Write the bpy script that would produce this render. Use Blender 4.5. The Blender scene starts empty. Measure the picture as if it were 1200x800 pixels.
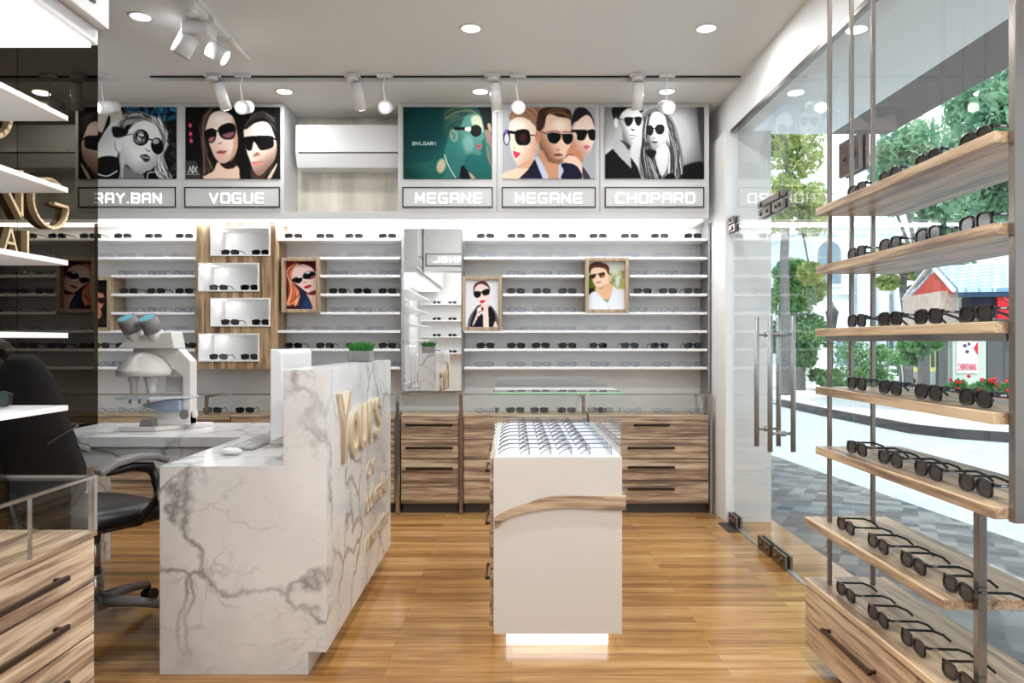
import bpy, math, random
import numpy as np
from mathutils import Vector, Matrix
random.seed(7)
rng = np.random.default_rng(7)
C = bpy.context.scene.collection
sc = bpy.context.scene
PI = math.pi

# ------------------------------------------------------------------ helpers
def lin(c):
    return tuple(((v/255)/12.92 if v/255 <= .04045 else ((v/255+.055)/1.055)**2.4) for v in c)

class MB:
    """collects geometry, builds ONE mesh object"""
    def __init__(s): s.v=[]; s.f=[]; s.m=[]; s.mat=0; s.smooth=[]
    def add(s, vs, fs, smooth=False):
        b=len(s.v); s.v.extend(tuple(v) for v in vs)
        for f in fs: s.f.append(tuple(b+i for i in f)); s.m.append(s.mat); s.smooth.append(smooth)
        return s
    def box(s,x0,x1,y0,y1,z0,z1,M=None):
        if x1<x0: x0,x1=x1,x0
        if y1<y0: y0,y1=y1,y0
        if z1<z0: z0,z1=z1,z0
        vs=[(x,y,z) for z in (z0,z1) for y in (y0,y1) for x in (x0,x1)]
        if M is not None: vs=[M@Vector(v) for v in vs]
        return s.add(vs,[(0,2,3,1),(4,5,7,6),(0,1,5,4),(2,6,7,3),(0,4,6,2),(1,3,7,5)])
    def quad(s,a,b,c,d): return s.add([a,b,c,d],[(0,1,2,3)])
    def prism(s,pts,axis,a,b,smooth=False):
        """pts 2D polygon; axis 'x','y','z' is the extrusion axis between a and b"""
        n=len(pts)
        def P(p,t): return {'x':(t,p[0],p[1]),'y':(p[0],t,p[1]),'z':(p[0],p[1],t)}[axis]
        vs=[P(p,a) for p in pts]+[P(p,b) for p in pts]
        area=sum(pts[i][0]*pts[(i+1)%n][1]-pts[(i+1)%n][0]*pts[i][1] for i in range(n))
        flip = (area>0) ^ (axis=='y') ^ (b<a)
        F0=tuple(range(n)); F1=tuple(range(n,2*n))
        fs=[F0[::-1],F1] if flip else [F0,F1[::-1]]
        s.add(vs,fs)
        b0=len(s.v)-2*n
        for i in range(n):
            j=(i+1)%n; f=(b0+i,b0+j,b0+n+j,b0+n+i)
            s.f.append(f if flip else f[::-1]); s.m.append(s.mat); s.smooth.append(smooth)
        return s
    def frame_of(s,d):
        d=Vector(d).normalized(); u=Vector((0,0,1)) if abs(d.z)<.95 else Vector((1,0,0))
        a=d.cross(u).normalized(); b=a.cross(d).normalized(); return d,a,b
    def cyl(s,p0,p1,r0,r1=None,n=16,cap=True):
        r1=r0 if r1 is None else r1
        p0=Vector(p0);p1=Vector(p1); d,a,b=s.frame_of(p1-p0)
        vs=[]
        for p,r in ((p0,r0),(p1,r1)):
            for i in range(n):
                t=2*PI*i/n; vs.append(p+(a*math.cos(t)+b*math.sin(t))*r)
        fs=[(i,n+i,n+(i+1)%n,(i+1)%n) for i in range(n)]
        s.add(vs,fs,True)
        if cap:
            b0=len(s.v)-2*n
            s.f.append(tuple(b0+i for i in range(n))); s.m.append(s.mat); s.smooth.append(False)
            s.f.append(tuple(b0+n+i for i in range(n))[::-1]); s.m.append(s.mat); s.smooth.append(False)
        return s
    def tube(s,pts,r,n=8):
        pts=[Vector(p) for p in pts]; rs=r if isinstance(r,(list,tuple)) else [r]*len(pts)
        ring=[]
        for k,p in enumerate(pts):
            d=(pts[min(k+1,len(pts)-1)]-pts[max(k-1,0)])
            d,a,b=s.frame_of(d)
            ring.append([p+(a*math.cos(2*PI*i/n)+b*math.sin(2*PI*i/n))*rs[k] for i in range(n)])
        vs=[v for q in ring for v in q]; fs=[]
        for k in range(len(pts)-1):
            for i in range(n): fs.append((k*n+i,(k+1)*n+i,(k+1)*n+(i+1)%n,k*n+(i+1)%n))
        fs.append(tuple(range(n))); fs.append(tuple((len(pts)-1)*n+i for i in range(n))[::-1])
        return s.add(vs,fs,True)
    def bar(s,p0,p1,w,h,up=(0,0,1),ext=0):
        p0=Vector(p0);p1=Vector(p1); d=(p1-p0).normalized(); p0=p0-d*ext; p1=p1+d*ext
        a=d.cross(Vector(up)).normalized(); b=a.cross(d).normalized()
        vs=[p+a*i*w/2+b*j*h/2 for p in (p0,p1) for (i,j) in ((-1,-1),(1,-1),(1,1),(-1,1))]
        return s.add(vs,[(0,1,2,3),(7,6,5,4),(0,4,5,1),(1,5,6,2),(2,6,7,3),(3,7,4,0)])
    def lathe(s,prof,c=(0,0,0),n=24,M=None):
        vs=[]
        for r,z in prof:
            for i in range(n):
                v=Vector((r*math.cos(2*PI*i/n),r*math.sin(2*PI*i/n),z))
                if M is not None: v=M@v
                vs.append(v+Vector(c))
        fs=[]
        for k in range(len(prof)-1):
            for i in range(n): fs.append((k*n+i,k*n+(i+1)%n,(k+1)*n+(i+1)%n,(k+1)*n+i))
        s.add(vs,fs,True)
        b0=len(s.v)-len(vs)
        s.f.append(tuple(b0+i for i in range(n))[::-1]); s.m.append(s.mat); s.smooth.append(False)
        s.f.append(tuple(b0+(len(prof)-1)*n+i for i in range(n))); s.m.append(s.mat); s.smooth.append(False)
        return s
    def sphere(s,c,r,n=16,m=10,sc_=(1,1,1),M=None):
        prof=[(max(1e-4,math.sin(PI*k/m)),-math.cos(PI*k/m)) for k in range(m+1)]
        vs=[];c=Vector(c)
        for q,z in prof:
            for i in range(n):
                v=Vector((q*math.cos(2*PI*i/n)*r*sc_[0],q*math.sin(2*PI*i/n)*r*sc_[1],z*r*sc_[2]))
                if M is not None: v=M@v
                vs.append(v+c)
        fs=[(k*n+i,k*n+(i+1)%n,(k+1)*n+(i+1)%n,(k+1)*n+i) for k in range(m) for i in range(n)]
        return s.add(vs,fs,True)
    def mesh(s,name,mats,off=(0,0,0)):
        me=bpy.data.meshes.new(name)
        o=Vector(off)
        me.from_pydata([tuple(Vector(v)-o) for v in s.v],[],s.f)
        for m in (mats if isinstance(mats,(list,tuple)) else [mats]): me.materials.append(m)
        me.polygons.foreach_set('material_index',s.m)
        me.polygons.foreach_set('use_smooth',s.smooth)
        me.update(); return me
    def build(s,name,mats,parent=None,bevel=0,seg=2):
        off=parent_loc(parent)
        me=s.mesh(name,mats,off)
        return link(name,me,parent,bevel,seg)

def parent_loc(p):
    v=Vector((0,0,0))
    while p is not None: v=v+p.location; p=p.parent
    return v
def link(name,me,parent=None,bevel=0,seg=2):
    o=bpy.data.objects.new(name,me); C.objects.link(o)
    if parent is not None: o.parent=parent
    if bevel:
        b=o.modifiers.new('b','BEVEL'); b.width=bevel; b.segments=seg; b.limit_method='ANGLE'
    return o
def tag(o,label,cat,group=None,kind=None):
    o['label']=label; o['category']=cat
    if group: o['group']=group
    if kind: o['kind']=kind
    return o
def struct(o): o['kind']='structure'; return o
def thing(name,loc,label,cat,group=None,kind=None,rz=0):
    o=bpy.data.objects.new(name,None); o.empty_display_size=.05; C.objects.link(o); o.location=loc; o.rotation_euler=(0,0,rz)
    return tag(o,label,cat,group,kind)
def copy_tree(o,parent=None):
    c=o.copy(); C.objects.link(c)
    if parent is not None: c.parent=parent
    for ch in list(o.children): copy_tree(ch,c)
    return c
ORD=['first','second','third','fourth','fifth','sixth','seventh','eighth','ninth','tenth','eleventh','twelfth']

# ------------------------------------------------------------------ materials
def newmat(name):
    m=bpy.data.materials.new(name); m.use_nodes=True
    nt=m.node_tree; return m,nt,nt.nodes['Principled BSDF'],nt.nodes['Material Output']
def mat(name,col,rough=.5,metal=0,spec=.5,emis=None,es=0,coat=0):
    m,nt,p,o=newmat(name)
    p.inputs['Base Color'].default_value=(*lin(col),1)
    p.inputs['Roughness'].default_value=rough; p.inputs['Metallic'].default_value=metal
    p.inputs['Specular IOR Level'].default_value=spec
    p.inputs['Coat Weight'].default_value=coat
    if emis: p.inputs['Emission Color'].default_value=(*lin(emis),1); p.inputs['Emission Strength'].default_value=es
    return m
def N(nt,t,**k):
    n=nt.nodes.new(t)
    for a,b in k.items(): setattr(n,a,b)
    return n
def ramp(nt,stops,interp='LINEAR'):
    r=N(nt,'ShaderNodeValToRGB'); cr=r.color_ramp; cr.interpolation=interp
    while len(cr.elements)<len(stops): cr.elements.new(.5)
    for e,(p,c) in zip(cr.elements,stops): e.position=p; e.color=(*lin(c),1)
    return r
def coords(nt,scale=(1,1,1),rot=(0,0,0)):
    tc=N(nt,'ShaderNodeTexCoord'); mp=N(nt,'ShaderNodeMapping')
    mp.inputs['Scale'].default_value=scale; mp.inputs['Rotation'].default_value=rot
    nt.links.new(tc.outputs['Object'],mp.inputs['Vector']); return mp
def noise(nt,vec,scale,detail=4,rough=.5,dist=0):
    n=N(nt,'ShaderNodeTexNoise'); n.inputs['Scale'].default_value=scale; n.inputs['Detail'].default_value=detail
    n.inputs['Roughness'].default_value=rough; n.inputs['Distortion'].default_value=dist
    nt.links.new(vec,n.inputs['Vector']); return n
def zebra(name,grain='x',cols=((102,82,66),(146,120,97),(184,158,131),(208,186,158)),freq=33,rough=.38):
    """walnut-like streaky veneer, streaks run along the grain axis"""
    m,nt,p,o=newmat(name)
    sx={'x':(.045,.9,1),'y':(.9,.045,1),'z':(1,1,.045)}[grain]
    mp=coords(nt,sx)
    n1=noise(nt,mp.outputs[0],freq,3,.55,.25)
    n2=noise(nt,mp.outputs[0],freq*4.5,2,.5,0)
    mx=N(nt,'ShaderNodeMix'); mx.inputs[0].default_value=.32
    nt.links.new(n1.outputs[0],mx.inputs[2]); nt.links.new(n2.outputs[0],mx.inputs[3])
    r=ramp(nt,[(.36,cols[0]),(.45,cols[1]),(.52,cols[2]),(.62,cols[3])])
    nt.links.new(mx.outputs[0],r.inputs[0]); nt.links.new(r.outputs[0],p.inputs['Base Color'])
    p.inputs['Roughness'].default_value=rough
    return m
def marble(name):
    m,nt,p,o=newmat(name)
    mp=coords(nt,(1,1,1),(.3,.5,.2))
    d=noise(nt,mp.outputs[0],1.4,6,.55,0)
    add=N(nt,'ShaderNodeVectorMath',operation='MULTIPLY_ADD')
    add.inputs[1].default_value=(.9,.9,.9)
    nt.links.new(d.outputs['Color'],add.inputs[0]); nt.links.new(mp.outputs[0],add.inputs[2])
    def vein(scale,w,dist):
        v=N(nt,'ShaderNodeTexVoronoi'); v.feature='DISTANCE_TO_EDGE'; v.inputs['Scale'].default_value=scale
        nt.links.new(add.outputs[0],v.inputs['Vector'])
        mr=N(nt,'ShaderNodeMapRange'); mr.inputs[1].default_value=0; mr.inputs[2].default_value=w
        mr.inputs[3].default_value=1; mr.inputs[4].default_value=0
        nt.links.new(v.outputs['Distance'],mr.inputs[0]); return mr
    v1=vein(2.1,.042,1); v2=vein(5.2,.04,1)
    # fade the veins in and out
    f=noise(nt,mp.outputs[0],3.0,3,.6); fr=N(nt,'ShaderNodeMapRange'); fr.inputs[1].default_value=.34; fr.inputs[2].default_value=.58
    nt.links.new(f.outputs[0],fr.inputs[0])
    a=N(nt,'ShaderNodeMath',operation='MULTIPLY'); nt.links.new(v1.outputs[0],a.inputs[0]); nt.links.new(fr.outputs[0],a.inputs[1])
    g=noise(nt,mp.outputs[0],5.0,3,.6); gr=N(nt,'ShaderNodeMapRange'); gr.inputs[1].default_value=.45; gr.inputs[2].default_value=.75; gr.inputs[4].default_value=.6
    nt.links.new(g.outputs[0],gr.inputs[0])
    b=N(nt,'ShaderNodeMath',operation='MULTIPLY'); nt.links.new(v2.outputs[0],b.inputs[0]); nt.links.new(gr.outputs[0],b.inputs[1])
    s=N(nt,'ShaderNodeMath',operation='MAXIMUM'); nt.links.new(a.outputs[0],s.inputs[0]); nt.links.new(b.outputs[0],s.inputs[1])
    base=noise(nt,mp.outputs[0],1.8,5,.6); br=ramp(nt,[(.28,(194,193,192)),(.5,(220,219,218)),(.75,(234,234,234))])
    nt.links.new(base.outputs[0],br.inputs[0])
    mx=N(nt,'ShaderNodeMix',data_type='RGBA'); nt.links.new(s.outputs[0],mx.inputs[0])
    nt.links.new(br.outputs[0],mx.inputs[6]); mx.inputs[7].default_value=(*lin((146,143,141)),1)
    nt.links.new(mx.outputs[2],p.inputs['Base Color']); p.inputs['Roughness'].default_value=.16
    return m
def glassmat(name,tint=(.96,.985,.975),ior=1.45,gl=1.0,rough=0.0):
    m=bpy.data.materials.new(name); m.use_nodes=True; nt=m.node_tree
    nt.nodes.remove(nt.nodes['Principled BSDF']); o=nt.nodes['Material Output']
    t=N(nt,'ShaderNodeBsdfTransparent'); t.inputs[0].default_value=(*tint,1)
    g=N(nt,'ShaderNodeBsdfGlossy'); g.inputs['Roughness'].default_value=rough; g.inputs[0].default_value=(gl,gl,gl,1)
    fr=N(nt,'ShaderNodeFresnel'); fr.inputs[0].default_value=ior
    ge=N(nt,'ShaderNodeNewGeometry'); inv=N(nt,'ShaderNodeMath',operation='SUBTRACT'); inv.inputs[0].default_value=1; nt.links.new(ge.outputs['Backfacing'],inv.inputs[1])
    mu=N(nt,'ShaderNodeMath',operation='MULTIPLY'); nt.links.new(fr.outputs[0],mu.inputs[0]); nt.links.new(inv.outputs[0],mu.inputs[1])
    mx=N(nt,'ShaderNodeMixShader'); nt.links.new(mu.outputs[0],mx.inputs[0]); nt.links.new(t.outputs[0],mx.inputs[1]); nt.links.new(g.outputs[0],mx.inputs[2])
    nt.links.new(mx.outputs[0],o.inputs[0]); return m
def emit(name,col,s):
    m=bpy.data.materials.new(name); m.use_nodes=True; nt=m.node_tree
    nt.nodes.remove(nt.nodes['Principled BSDF']); e=N(nt,'ShaderNodeEmission'); e.inputs[0].default_value=(*lin(col),1); e.inputs[1].default_value=s
    nt.links.new(e.outputs[0],nt.nodes['Material Output'].inputs[0]); return m
def noisy(name,cols,scale,rough=.8,detail=5,mscale=(1,1,1)):
    m,nt,p,o=newmat(name); mp=coords(nt,mscale); n=noise(nt,mp.outputs[0],scale,detail,.6)
    r=ramp(nt,[(.3+.4*i/(len(cols)-1),c) for i,c in enumerate(cols)]); nt.links.new(n.outputs[0],r.inputs[0])
    nt.links.new(r.outputs[0],p.inputs['Base Color']); p.inputs['Roughness'].default_value=rough; return m
def planks():
    m,nt,p,o=newmat('floor_planks')
    mp=coords(nt)
    b=N(nt,'ShaderNodeTexBrick'); b.offset=.37; b.inputs['Scale'].default_value=1
    b.inputs['Brick Width'].default_value=1.25; b.inputs['Row Height'].default_value=.062
    b.inputs['Mortar Size'].default_value=.0011; b.inputs['Mortar Smooth'].default_value=.3; b.inputs['Bias'].default_value=0
    b.inputs['Color1'].default_value=(0,0,0,1); b.inputs['Color2'].default_value=(1,1,1,1); b.inputs['Mortar'].default_value=(.5,.5,.5,1)
    nt.links.new(mp.outputs[0],b.inputs['Vector'])
    mp2=coords(nt,(.07,1,1)); g=noise(nt,mp2.outputs[0],34,5,.62,.5)
    mx=N(nt,'ShaderNodeMix'); mx.inputs[0].default_value=.74
    nt.links.new(b.outputs['Color'],mx.inputs[2]); nt.links.new(g.outputs[0],mx.inputs[3])
    r=ramp(nt,[(.25,(108,70,34)),(.42,(148,105,56)),(.56,(173,129,76)),(.78,(200,162,110))])
    nt.links.new(mx.outputs[0],r.inputs[0])
    mm=N(nt,'ShaderNodeMix',data_type='RGBA'); nt.links.new(b.outputs['Fac'],mm.inputs[0]); nt.links.new(r.outputs[0],mm.inputs[6]); mm.inputs[7].default_value=(*lin((120,78,38)),1)
    nt.links.new(mm.outputs[2],p.inputs['Base Color']); p.inputs['Roughness'].default_value=.15
    return m
def tiles_paving():
    m,nt,p,o=newmat('paving_tiles')
    mp=coords(nt,(1,1,1),(0,0,.5))
    v=N(nt,'ShaderNodeTexVoronoi'); v.inputs['Scale'].default_value=10; v.inputs['Randomness'].default_value=.2
    nt.links.new(mp.outputs[0],v.inputs['Vector'])
    sp=N(nt,'ShaderNodeSeparateColor'); nt.links.new(v.outputs['Color'],sp.inputs[0])
    r=ramp(nt,[(0,(70,74,76)),(.35,(88,92,94)),(.7,(106,110,111)),(1,(124,127,126))]); nt.links.new(sp.outputs[0],r.inputs[0])
    nt.links.new(r.outputs[0],p.inputs['Base Color']); p.inputs['Roughness'].default_value=.7
    return m
def rooftile():
    m,nt,p,o=newmat('blue_roof_tiles')
    mp=coords(nt,(1,1,1)); b=N(nt,'ShaderNodeTexBrick'); b.inputs['Scale'].default_value=1
    b.inputs['Brick Width'].default_value=.22; b.inputs['Row Height'].default_value=.16; b.inputs['Mortar Size'].default_value=.02
    b.inputs['Color1'].default_value=(*lin((176,208,226)),1); b.inputs['Color2'].default_value=(*lin((206,228,238)),1); b.inputs['Mortar'].default_value=(*lin((126,166,196)),1)
    nt.links.new(mp.outputs[0],b.inputs['Vector']); nt.links.new(b.outputs['Color'],p.inputs['Base Color']); return m
def leafmat(name,cols):
    m,nt,p,o=newmat(name)
    mp=coords(nt); n=noise(nt,mp.outputs[0],2.6,3,.7)
    r=ramp(nt,[(.32+.36*i/(len(cols)-1),c) for i,c in enumerate(cols)]); nt.links.new(n.outputs[0],r.inputs[0])
    nt.links.new(r.outputs[0],p.inputs['Base Color']); p.inputs['Roughness'].default_value=.6
    t=N(nt,'ShaderNodeBsdfTranslucent'); nt.links.new(r.outputs[0],t.inputs[0])
    mx=N(nt,'ShaderNodeMixShader'); mx.inputs[0].default_value=.45
    nt.links.new(p.outputs[0],mx.inputs[1]); nt.links.new(t.outputs[0],mx.inputs[2]); nt.links.new(mx.outputs[0],o.inputs[0]); return m

WHITE=mat('white_paint',(224,224,222),.55)
CEIL=mat('ceiling_paint',(222,223,221),.7)
PANEL=mat('bulkhead_paint',(198,197,195),.35)
GLOSSW=mat('white_lacquer',(226,225,224),.18)
SHELFW=mat('shelf_lacquer',(236,236,236),.3)
BACKW=noisy('display_wall_finish',[(220,219,218),(229,228,227),(235,234,233)],3,.5)
CREAM=noisy('cream_streaked_wallpaper',[(186,180,166),(206,200,186),(220,216,204)],9,.6,5,(1,1,.12))
WOODX=zebra('zebra_veneer_x','x'); WOODY=zebra('zebra_veneer_y','y'); 
WOODZ=zebra('zebra_veneer_z','z',((92,70,50),(134,106,78),(170,142,108),(194,168,134)))
SHELFWOOD=zebra('light_walnut_shelf','y',((108,86,68),(150,124,98),(184,156,124),(208,182,148)),34)
OAK=zebra('oak_frame','z',((138,116,92),(160,138,112),(176,154,128),(190,170,144)),30)
MARBLE=marble('veined_marble')
FLOOR=planks(); PAVE=tiles_paving()
GLASS=glassmat('clear_glass',(.985,.995,.99)); CASEGLASS=glassmat('case_glass',(.985,.995,.99)); 
EDGE=mat('green_glass_edge',(150,205,170),.1)
MIRROR=mat('silver_mirror',(235,235,235),.0,1)
DARKMIRROR=mat('smoked_mirror',(76,71,61),.015,1)
CHROME=mat('chrome',(186,182,178),.14,.85)
BRONZE=mat('bronze_metal',(134,112,96),.22,.8)
STEEL=mat('brushed_steel',(150,150,150),.38,.5)
FITTING=mat('patch_fitting_steel',(120,112,106),.3,1)
BLACK=mat('black_plastic',(16,15,15),.35)
BLACKHANDLE=mat('dark_bronze_handle',(52,38,28),.3,.6)
KICK=mat('dark_toe_kick',(58,52,48),.5)
BLACKLINE=mat('black_outline',(24,22,20),.4)
SEAM=mat('dark_seam',(84,78,74),.6)
FABRIC=noisy('charcoal_mesh_fabric',[(22,20,20),(36,33,32),(48,45,43)],240,.9)
LEATHER=mat('black_seat_leather',(18,17,17),.38)
GREYARM=mat('grey_armrest',(126,124,123),.4)
DARKGREY=mat('dark_grey_plastic',(84,82,80),.4)
MICROW=mat('microscope_enamel',(214,210,204),.35)
MICROG=mat('microscope_grey',(122,117,114),.45)
TEAL=mat('eyepiece_lens',(120,188,205),.08)
BLUEG=mat('condenser_blue_grey',(140,150,168),.35)
LETTERW=mat('lit_white_letter',(250,250,250),.4,emis=(255,255,255),es=.8)
GOLD=mat('champagne_gold',(216,188,146),.3,.45)
RACKPOST=mat('rack_post_metal',(128,120,114),.25,.7)
CAMEL=mat('tan_letter',(190,170,142),.45)
FRAMEB=mat('black_frame_acetate',(14,13,13),.25)
LENSD=glassmat('smoked_lens',(.16,.15,.14),1.5)
LENSC=glassmat('clear_lens',(.90,.92,.96),1.5)
THIN=mat('thin_blue_grey_frame',(96,98,122),.3,.3)
FAINT=mat('pale_wire_frame',(150,148,150),.3,.4)
LEDPANEL=emit('led_diffuser',(255,253,250),1.6)
LAMP=emit('lamp_lens',(255,249,232),7)
ROAD=noisy('asphalt_road',[(168,178,184),(178,188,194),(188,196,200)],6,.8)
SIDEWALK=noisy('pale_sidewalk',[(206,208,208),(220,222,222)],5,.8)
KERB=mat('dark_kerb',(60,60,62),.7)
LEAF_Y=leafmat('yellow_green_leaves',[(112,142,74),(168,184,100),(214,212,140)])
LEAF_G=leafmat('green_leaves',[(62,112,66),(104,156,96),(160,198,134)])
LEAF_T=leafmat('hazy_blue_green_leaves',[(84,136,108),(132,178,144),(190,220,186)])  # haze painted into the leaf colour: paler, less saturated greens
BARK=noisy('bark',[(96,96,94),(130,128,124)],20,.9)
TERRA=mat('terracotta',(150,74,56),.8)
EXPO=0.40
# ------------------------------------------------------------------ room shell
def sbox(name,m,*b,parent=None,bevel=0):
    return struct(MB().box(*b).build(name,m,parent,bevel))
GX=1.45      # plane of the glass front
XM=-2.30     # plane of the smoked mirror wall
sbox('floor',FLOOR,-3.3,1.75,-1.3,5.36,-.06,0)
sbox('ceiling',CEIL,-3.3,1.6,-1.3,4.61,2.88,2.98)
sbox('trim_1',CEIL,-3.3,1.6,4.61,5.5,2.848,2.98)             # lowered soffit
MB().box(-2.29,1.445,4.585,4.60,2.872,2.879).build('x',BLACKLINE); bpy.data.objects['x'].name='trim_2'; struct(bpy.data.objects['trim_2'])
sbox('wall_back',BACKW,-3.3,1.46,5.36,5.5,0,2.98)
sbox('wall_right',WHITE,1.415,1.72,4.81,5.36,0,2.6,bevel=.004)
sbox('trim_3',WHITE,GX,1.6,-1.3,5.36,2.6,2.90)                # header beam over the glass front
sbox('trim_4',FITTING,GX-.004,GX+.03,-1.3,4.80,2.575,2.60)    # metal channel
w=sbox('wall_left',WHITE,-2.42,XM-.012,1.85,4.03,0,2.88)
MB().box(XM-.012,XM,1.85,3.37,0,2.875).box(XM-.012,XM,3.374,4.03,0,2.875).build('mirror_panel',DARKMIRROR,w)
sbox('wall_near_left',WHITE,-1.62,-1.5,-1.3,1.85,0,2.88)
sbox('wall_left_return',WHITE,-2.42,-1.5,1.75,1.85,0,2.88)
sbox('wall_rear',WHITE,-3.3,1.6,-1.4,-1.3,0,2.98)
sbox('wall_far_left',WHITE,-3.4,-3.3,1.85,5.4,0,2.98)
# bulkhead over the display wall
BY=5.02
sbox('trim_5',PANEL,-3.3,1.364,BY,5.36,2.05,2.098,bevel=.002)
bh=struct(MB().box(-3.3,-1.577,BY,5.36,2.098,2.846).build('trim_6',PANEL,None,.002))
bh2=struct(MB().box(-.79,1.364,BY,5.36,2.098,2.846).build('trim_7',PANEL,None,.002))
for k,x in enumerate((-.104,.608)):
    MB().box(x-.002,x+.002,BY-.0012,BY+.01,2.1,2.84).build('panel_seam',SEAM,bh2)
sbox('trim_8',CREAM,-1.577,-.79,5.345,5.36,2.098,2.846)
# light board under the bulkhead
lb=MB().box(-3.2,1.33,BY+.03,5.30,2.040,2.049).build('led_light_board',LEDPANEL); tag(lb,'long white glowing light board along the top of the back display shelves','light')

# ------------------------------------------------------------------ glass front: doors, panes
def shell(n,loc):
    o=bpy.data.objects.new(n,None); o.empty_display_size=.05; C.objects.link(o); o.location=loc; return struct(o)
def facade():
    def pane(parent,y0,y1,z0,z1,name='glass_pane'):
        return MB().box(GX-.005,GX+.005,y0,y1,z0,z1).build(name,GLASS,parent)
    def patch(parent,y0,y1,z0,z1,nm='patch_fitting'):
        m=MB(); 
        m.box(GX-.022,GX-.006,y0,y1,z0,z1); m.box(GX+.006,GX+.022,y0,y1,z0,z1)
        for yy in (y0+.05,y1-.05): m.cyl((GX-.03,yy,(z0+z1)/2),(GX-.02,yy,(z0+z1)/2),.014,n=12)
        return m.build(nm,FITTING,parent,.002)
    def handle(parent,y):
        m=MB()
        for dx in (-.062,.062):
            m.cyl((GX+dx,y,.607),(GX+dx,y,1.34),.0135,n=18)
        for z in (.705,1.24):
            m.cyl((GX-.062,y,z),(GX+.062,y,z),.008,n=12)
            m.cyl((GX-.02,y,z),(GX+.02,y,z),.015,n=14)
        return m.build('pull_handle',STEEL,parent)
    T=1.962
    d1=shell('door_1',(GX,4.4,0))
    pane(d1,4.008,4.79,.01,T); handle(d1,4.115); patch(d1,4.63,4.79,.004,.075); patch(d1,4.02,4.22,.004,.075)
    patch(d1,4.66,4.79,1.912,T-.002)
    patch(d1,4.02,4.22,1.908,T-.002)
    d2=shell('door_2',(GX,3.5,0))
    pane(d2,3.08,3.998,.01,T); handle(d2,3.9); patch(d2,3.80,3.985,.004,.075); patch(d2,3.83,3.985,1.908,T-.002)
    w1=shell('window_1',(GX,4.4,2))
    pane(w1,4.006,4.80,T+.006,2.575); pane(w1,3.07,4.0,T+.006,2.575)
    patch(w1,4.69,4.80,T+.008,2.015); patch(w1,3.83,4.22,T+.008,2.005);
    w2=shell('window_2',(GX,1.5,0))
    pane(w2,.9,3.064,.01,2.575); pane(w2,-1.3,.893,.01,2.575)
    patch(w2,2.985,3.17,1.912,2.06)
    # pads & rail at the floor
    struct(MB().box(GX-.014,GX+.014,-1.3,4.80,.0005,.004).build('trim_9',STEEL))
    m=MB().box(1.36,1.44,4.56,4.80,.0005,.004); tag(m.build('floor_plate',KICK),'dark metal plate on the floor by the door corner','plate')
facade()

# ------------------------------------------------------------------ cabinets along the back wall
def handle_x(parent,x0,x1,y,z):
    m=MB().bar((x0,y-.022,z),(x1,y-.022,z),.010,.016)
    for x in (x0+.02,x1-.02): m.box(x-.005,x+.005,y-.02,y+.0,z-.005,z+.005)
    return m.build('handle',BLACKHANDLE,parent)
def cabinet(x0,x1,lines,handles,label,post=True,group=None):
    """lines: z of drawer joints from top to bottom, handles: (xa,xb) for each drawer or None"""
    YF=5.05
    t=thing('drawer_cabinet',((x0+x1)/2,5.2,0),label,'cabinet',group)
    m=MB().box(x0,x1,YF+.02,5.358,.067,.675).box(x0,x1,YF-.004,5.358,.675,.689)
    m.build('body',WOODX,t,.0015)
    MB().box(x0+.01,x1-.01,YF+.05,5.35,0,.066).build('toe_kick',KICK,t)
    zs=[.672]+lines+[.07]
    for i in range(len(zs)-1):
        d=MB().box(x0+.003,x1-.003,YF,YF+.019,zs[i+1]+.006,zs[i]).build('drawer',WOODX,t,.0015)
        if handles and handles[i]:
            ha,hb=handles[i]; zz=zs[i]-.052 if zs[i]-zs[i+1]<.2 else zs[i]-.06
            handle_x(d,ha,hb,YF,zz)
    # glass display tray on top
    g=MB().box(x0+.004,x1-.004,YF+.004,YF+.010,.690,.829).box(x0+.004,x1-.004,YF+.004,5.35,.829,.834)
    g.build('glass_case',CASEGLASS,t)
    MB().box(x0+.004,x1-.004,YF-.001,YF+.004,.827,.836).build('case_rail',mat('case_rail_metal',(150,142,134),.25,.8) if 'case_rail_metal' not in bpy.data.materials else bpy.data.materials['case_rail_metal'],t)
    return t
s=.005941
def X5(px): return (px-600)*s
cabinet(X5(463)+.003-2.2,X5(463)-1.15,[.514,.38,.229],None,'striped wood drawer cabinet at the back, half hidden by the microscope')
cabinet(X5(463)-1.146,X5(463),[.514,.38,.229],[(X5(402)-.5,X5(402)-.2)]*4,'striped wood drawer cabinet at the back, mostly behind the marble desk')
cabinet(X5(469.5),X5(537.5),[.514,.38],[(X5(476),X5(531))]*3,'narrow striped wood three-drawer cabinet below the tall mirror')
cabinet(X5(543),X5(688),[.514,.38,.229],[(X5(592),X5(637))]*4,'striped wood drawer cabinet behind the white island')
cabinet(X5(691),X5(831),[.514,.38,.229],[(X5(742),X5(784))]+[(X5(735),X5(790))]*3,'striped wood four-drawer cabinet at the right end of back wall')
# upright posts between the cabinets
def upright(xa,xb,label,mt,z1):
    o=MB().box(xa,xb,5.034,5.052,0,z1).build('cabinet_post',mt,None,.002); tag(o,label,'post','upright posts between the back cabinets')
upright(X5(464),X5(468.5),'slim steel post between the desk side cabinet and the mirror cabinet',CHROME,.84)
upright(X5(538.2),X5(542.5),'slim bronze post between the mirror cabinet and the island side cabinet',BRONZE,.84)
upright(X5(831.6),X5(834.5),'slim dark post at the far right end of the back cabinets',STEEL,.83)
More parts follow.
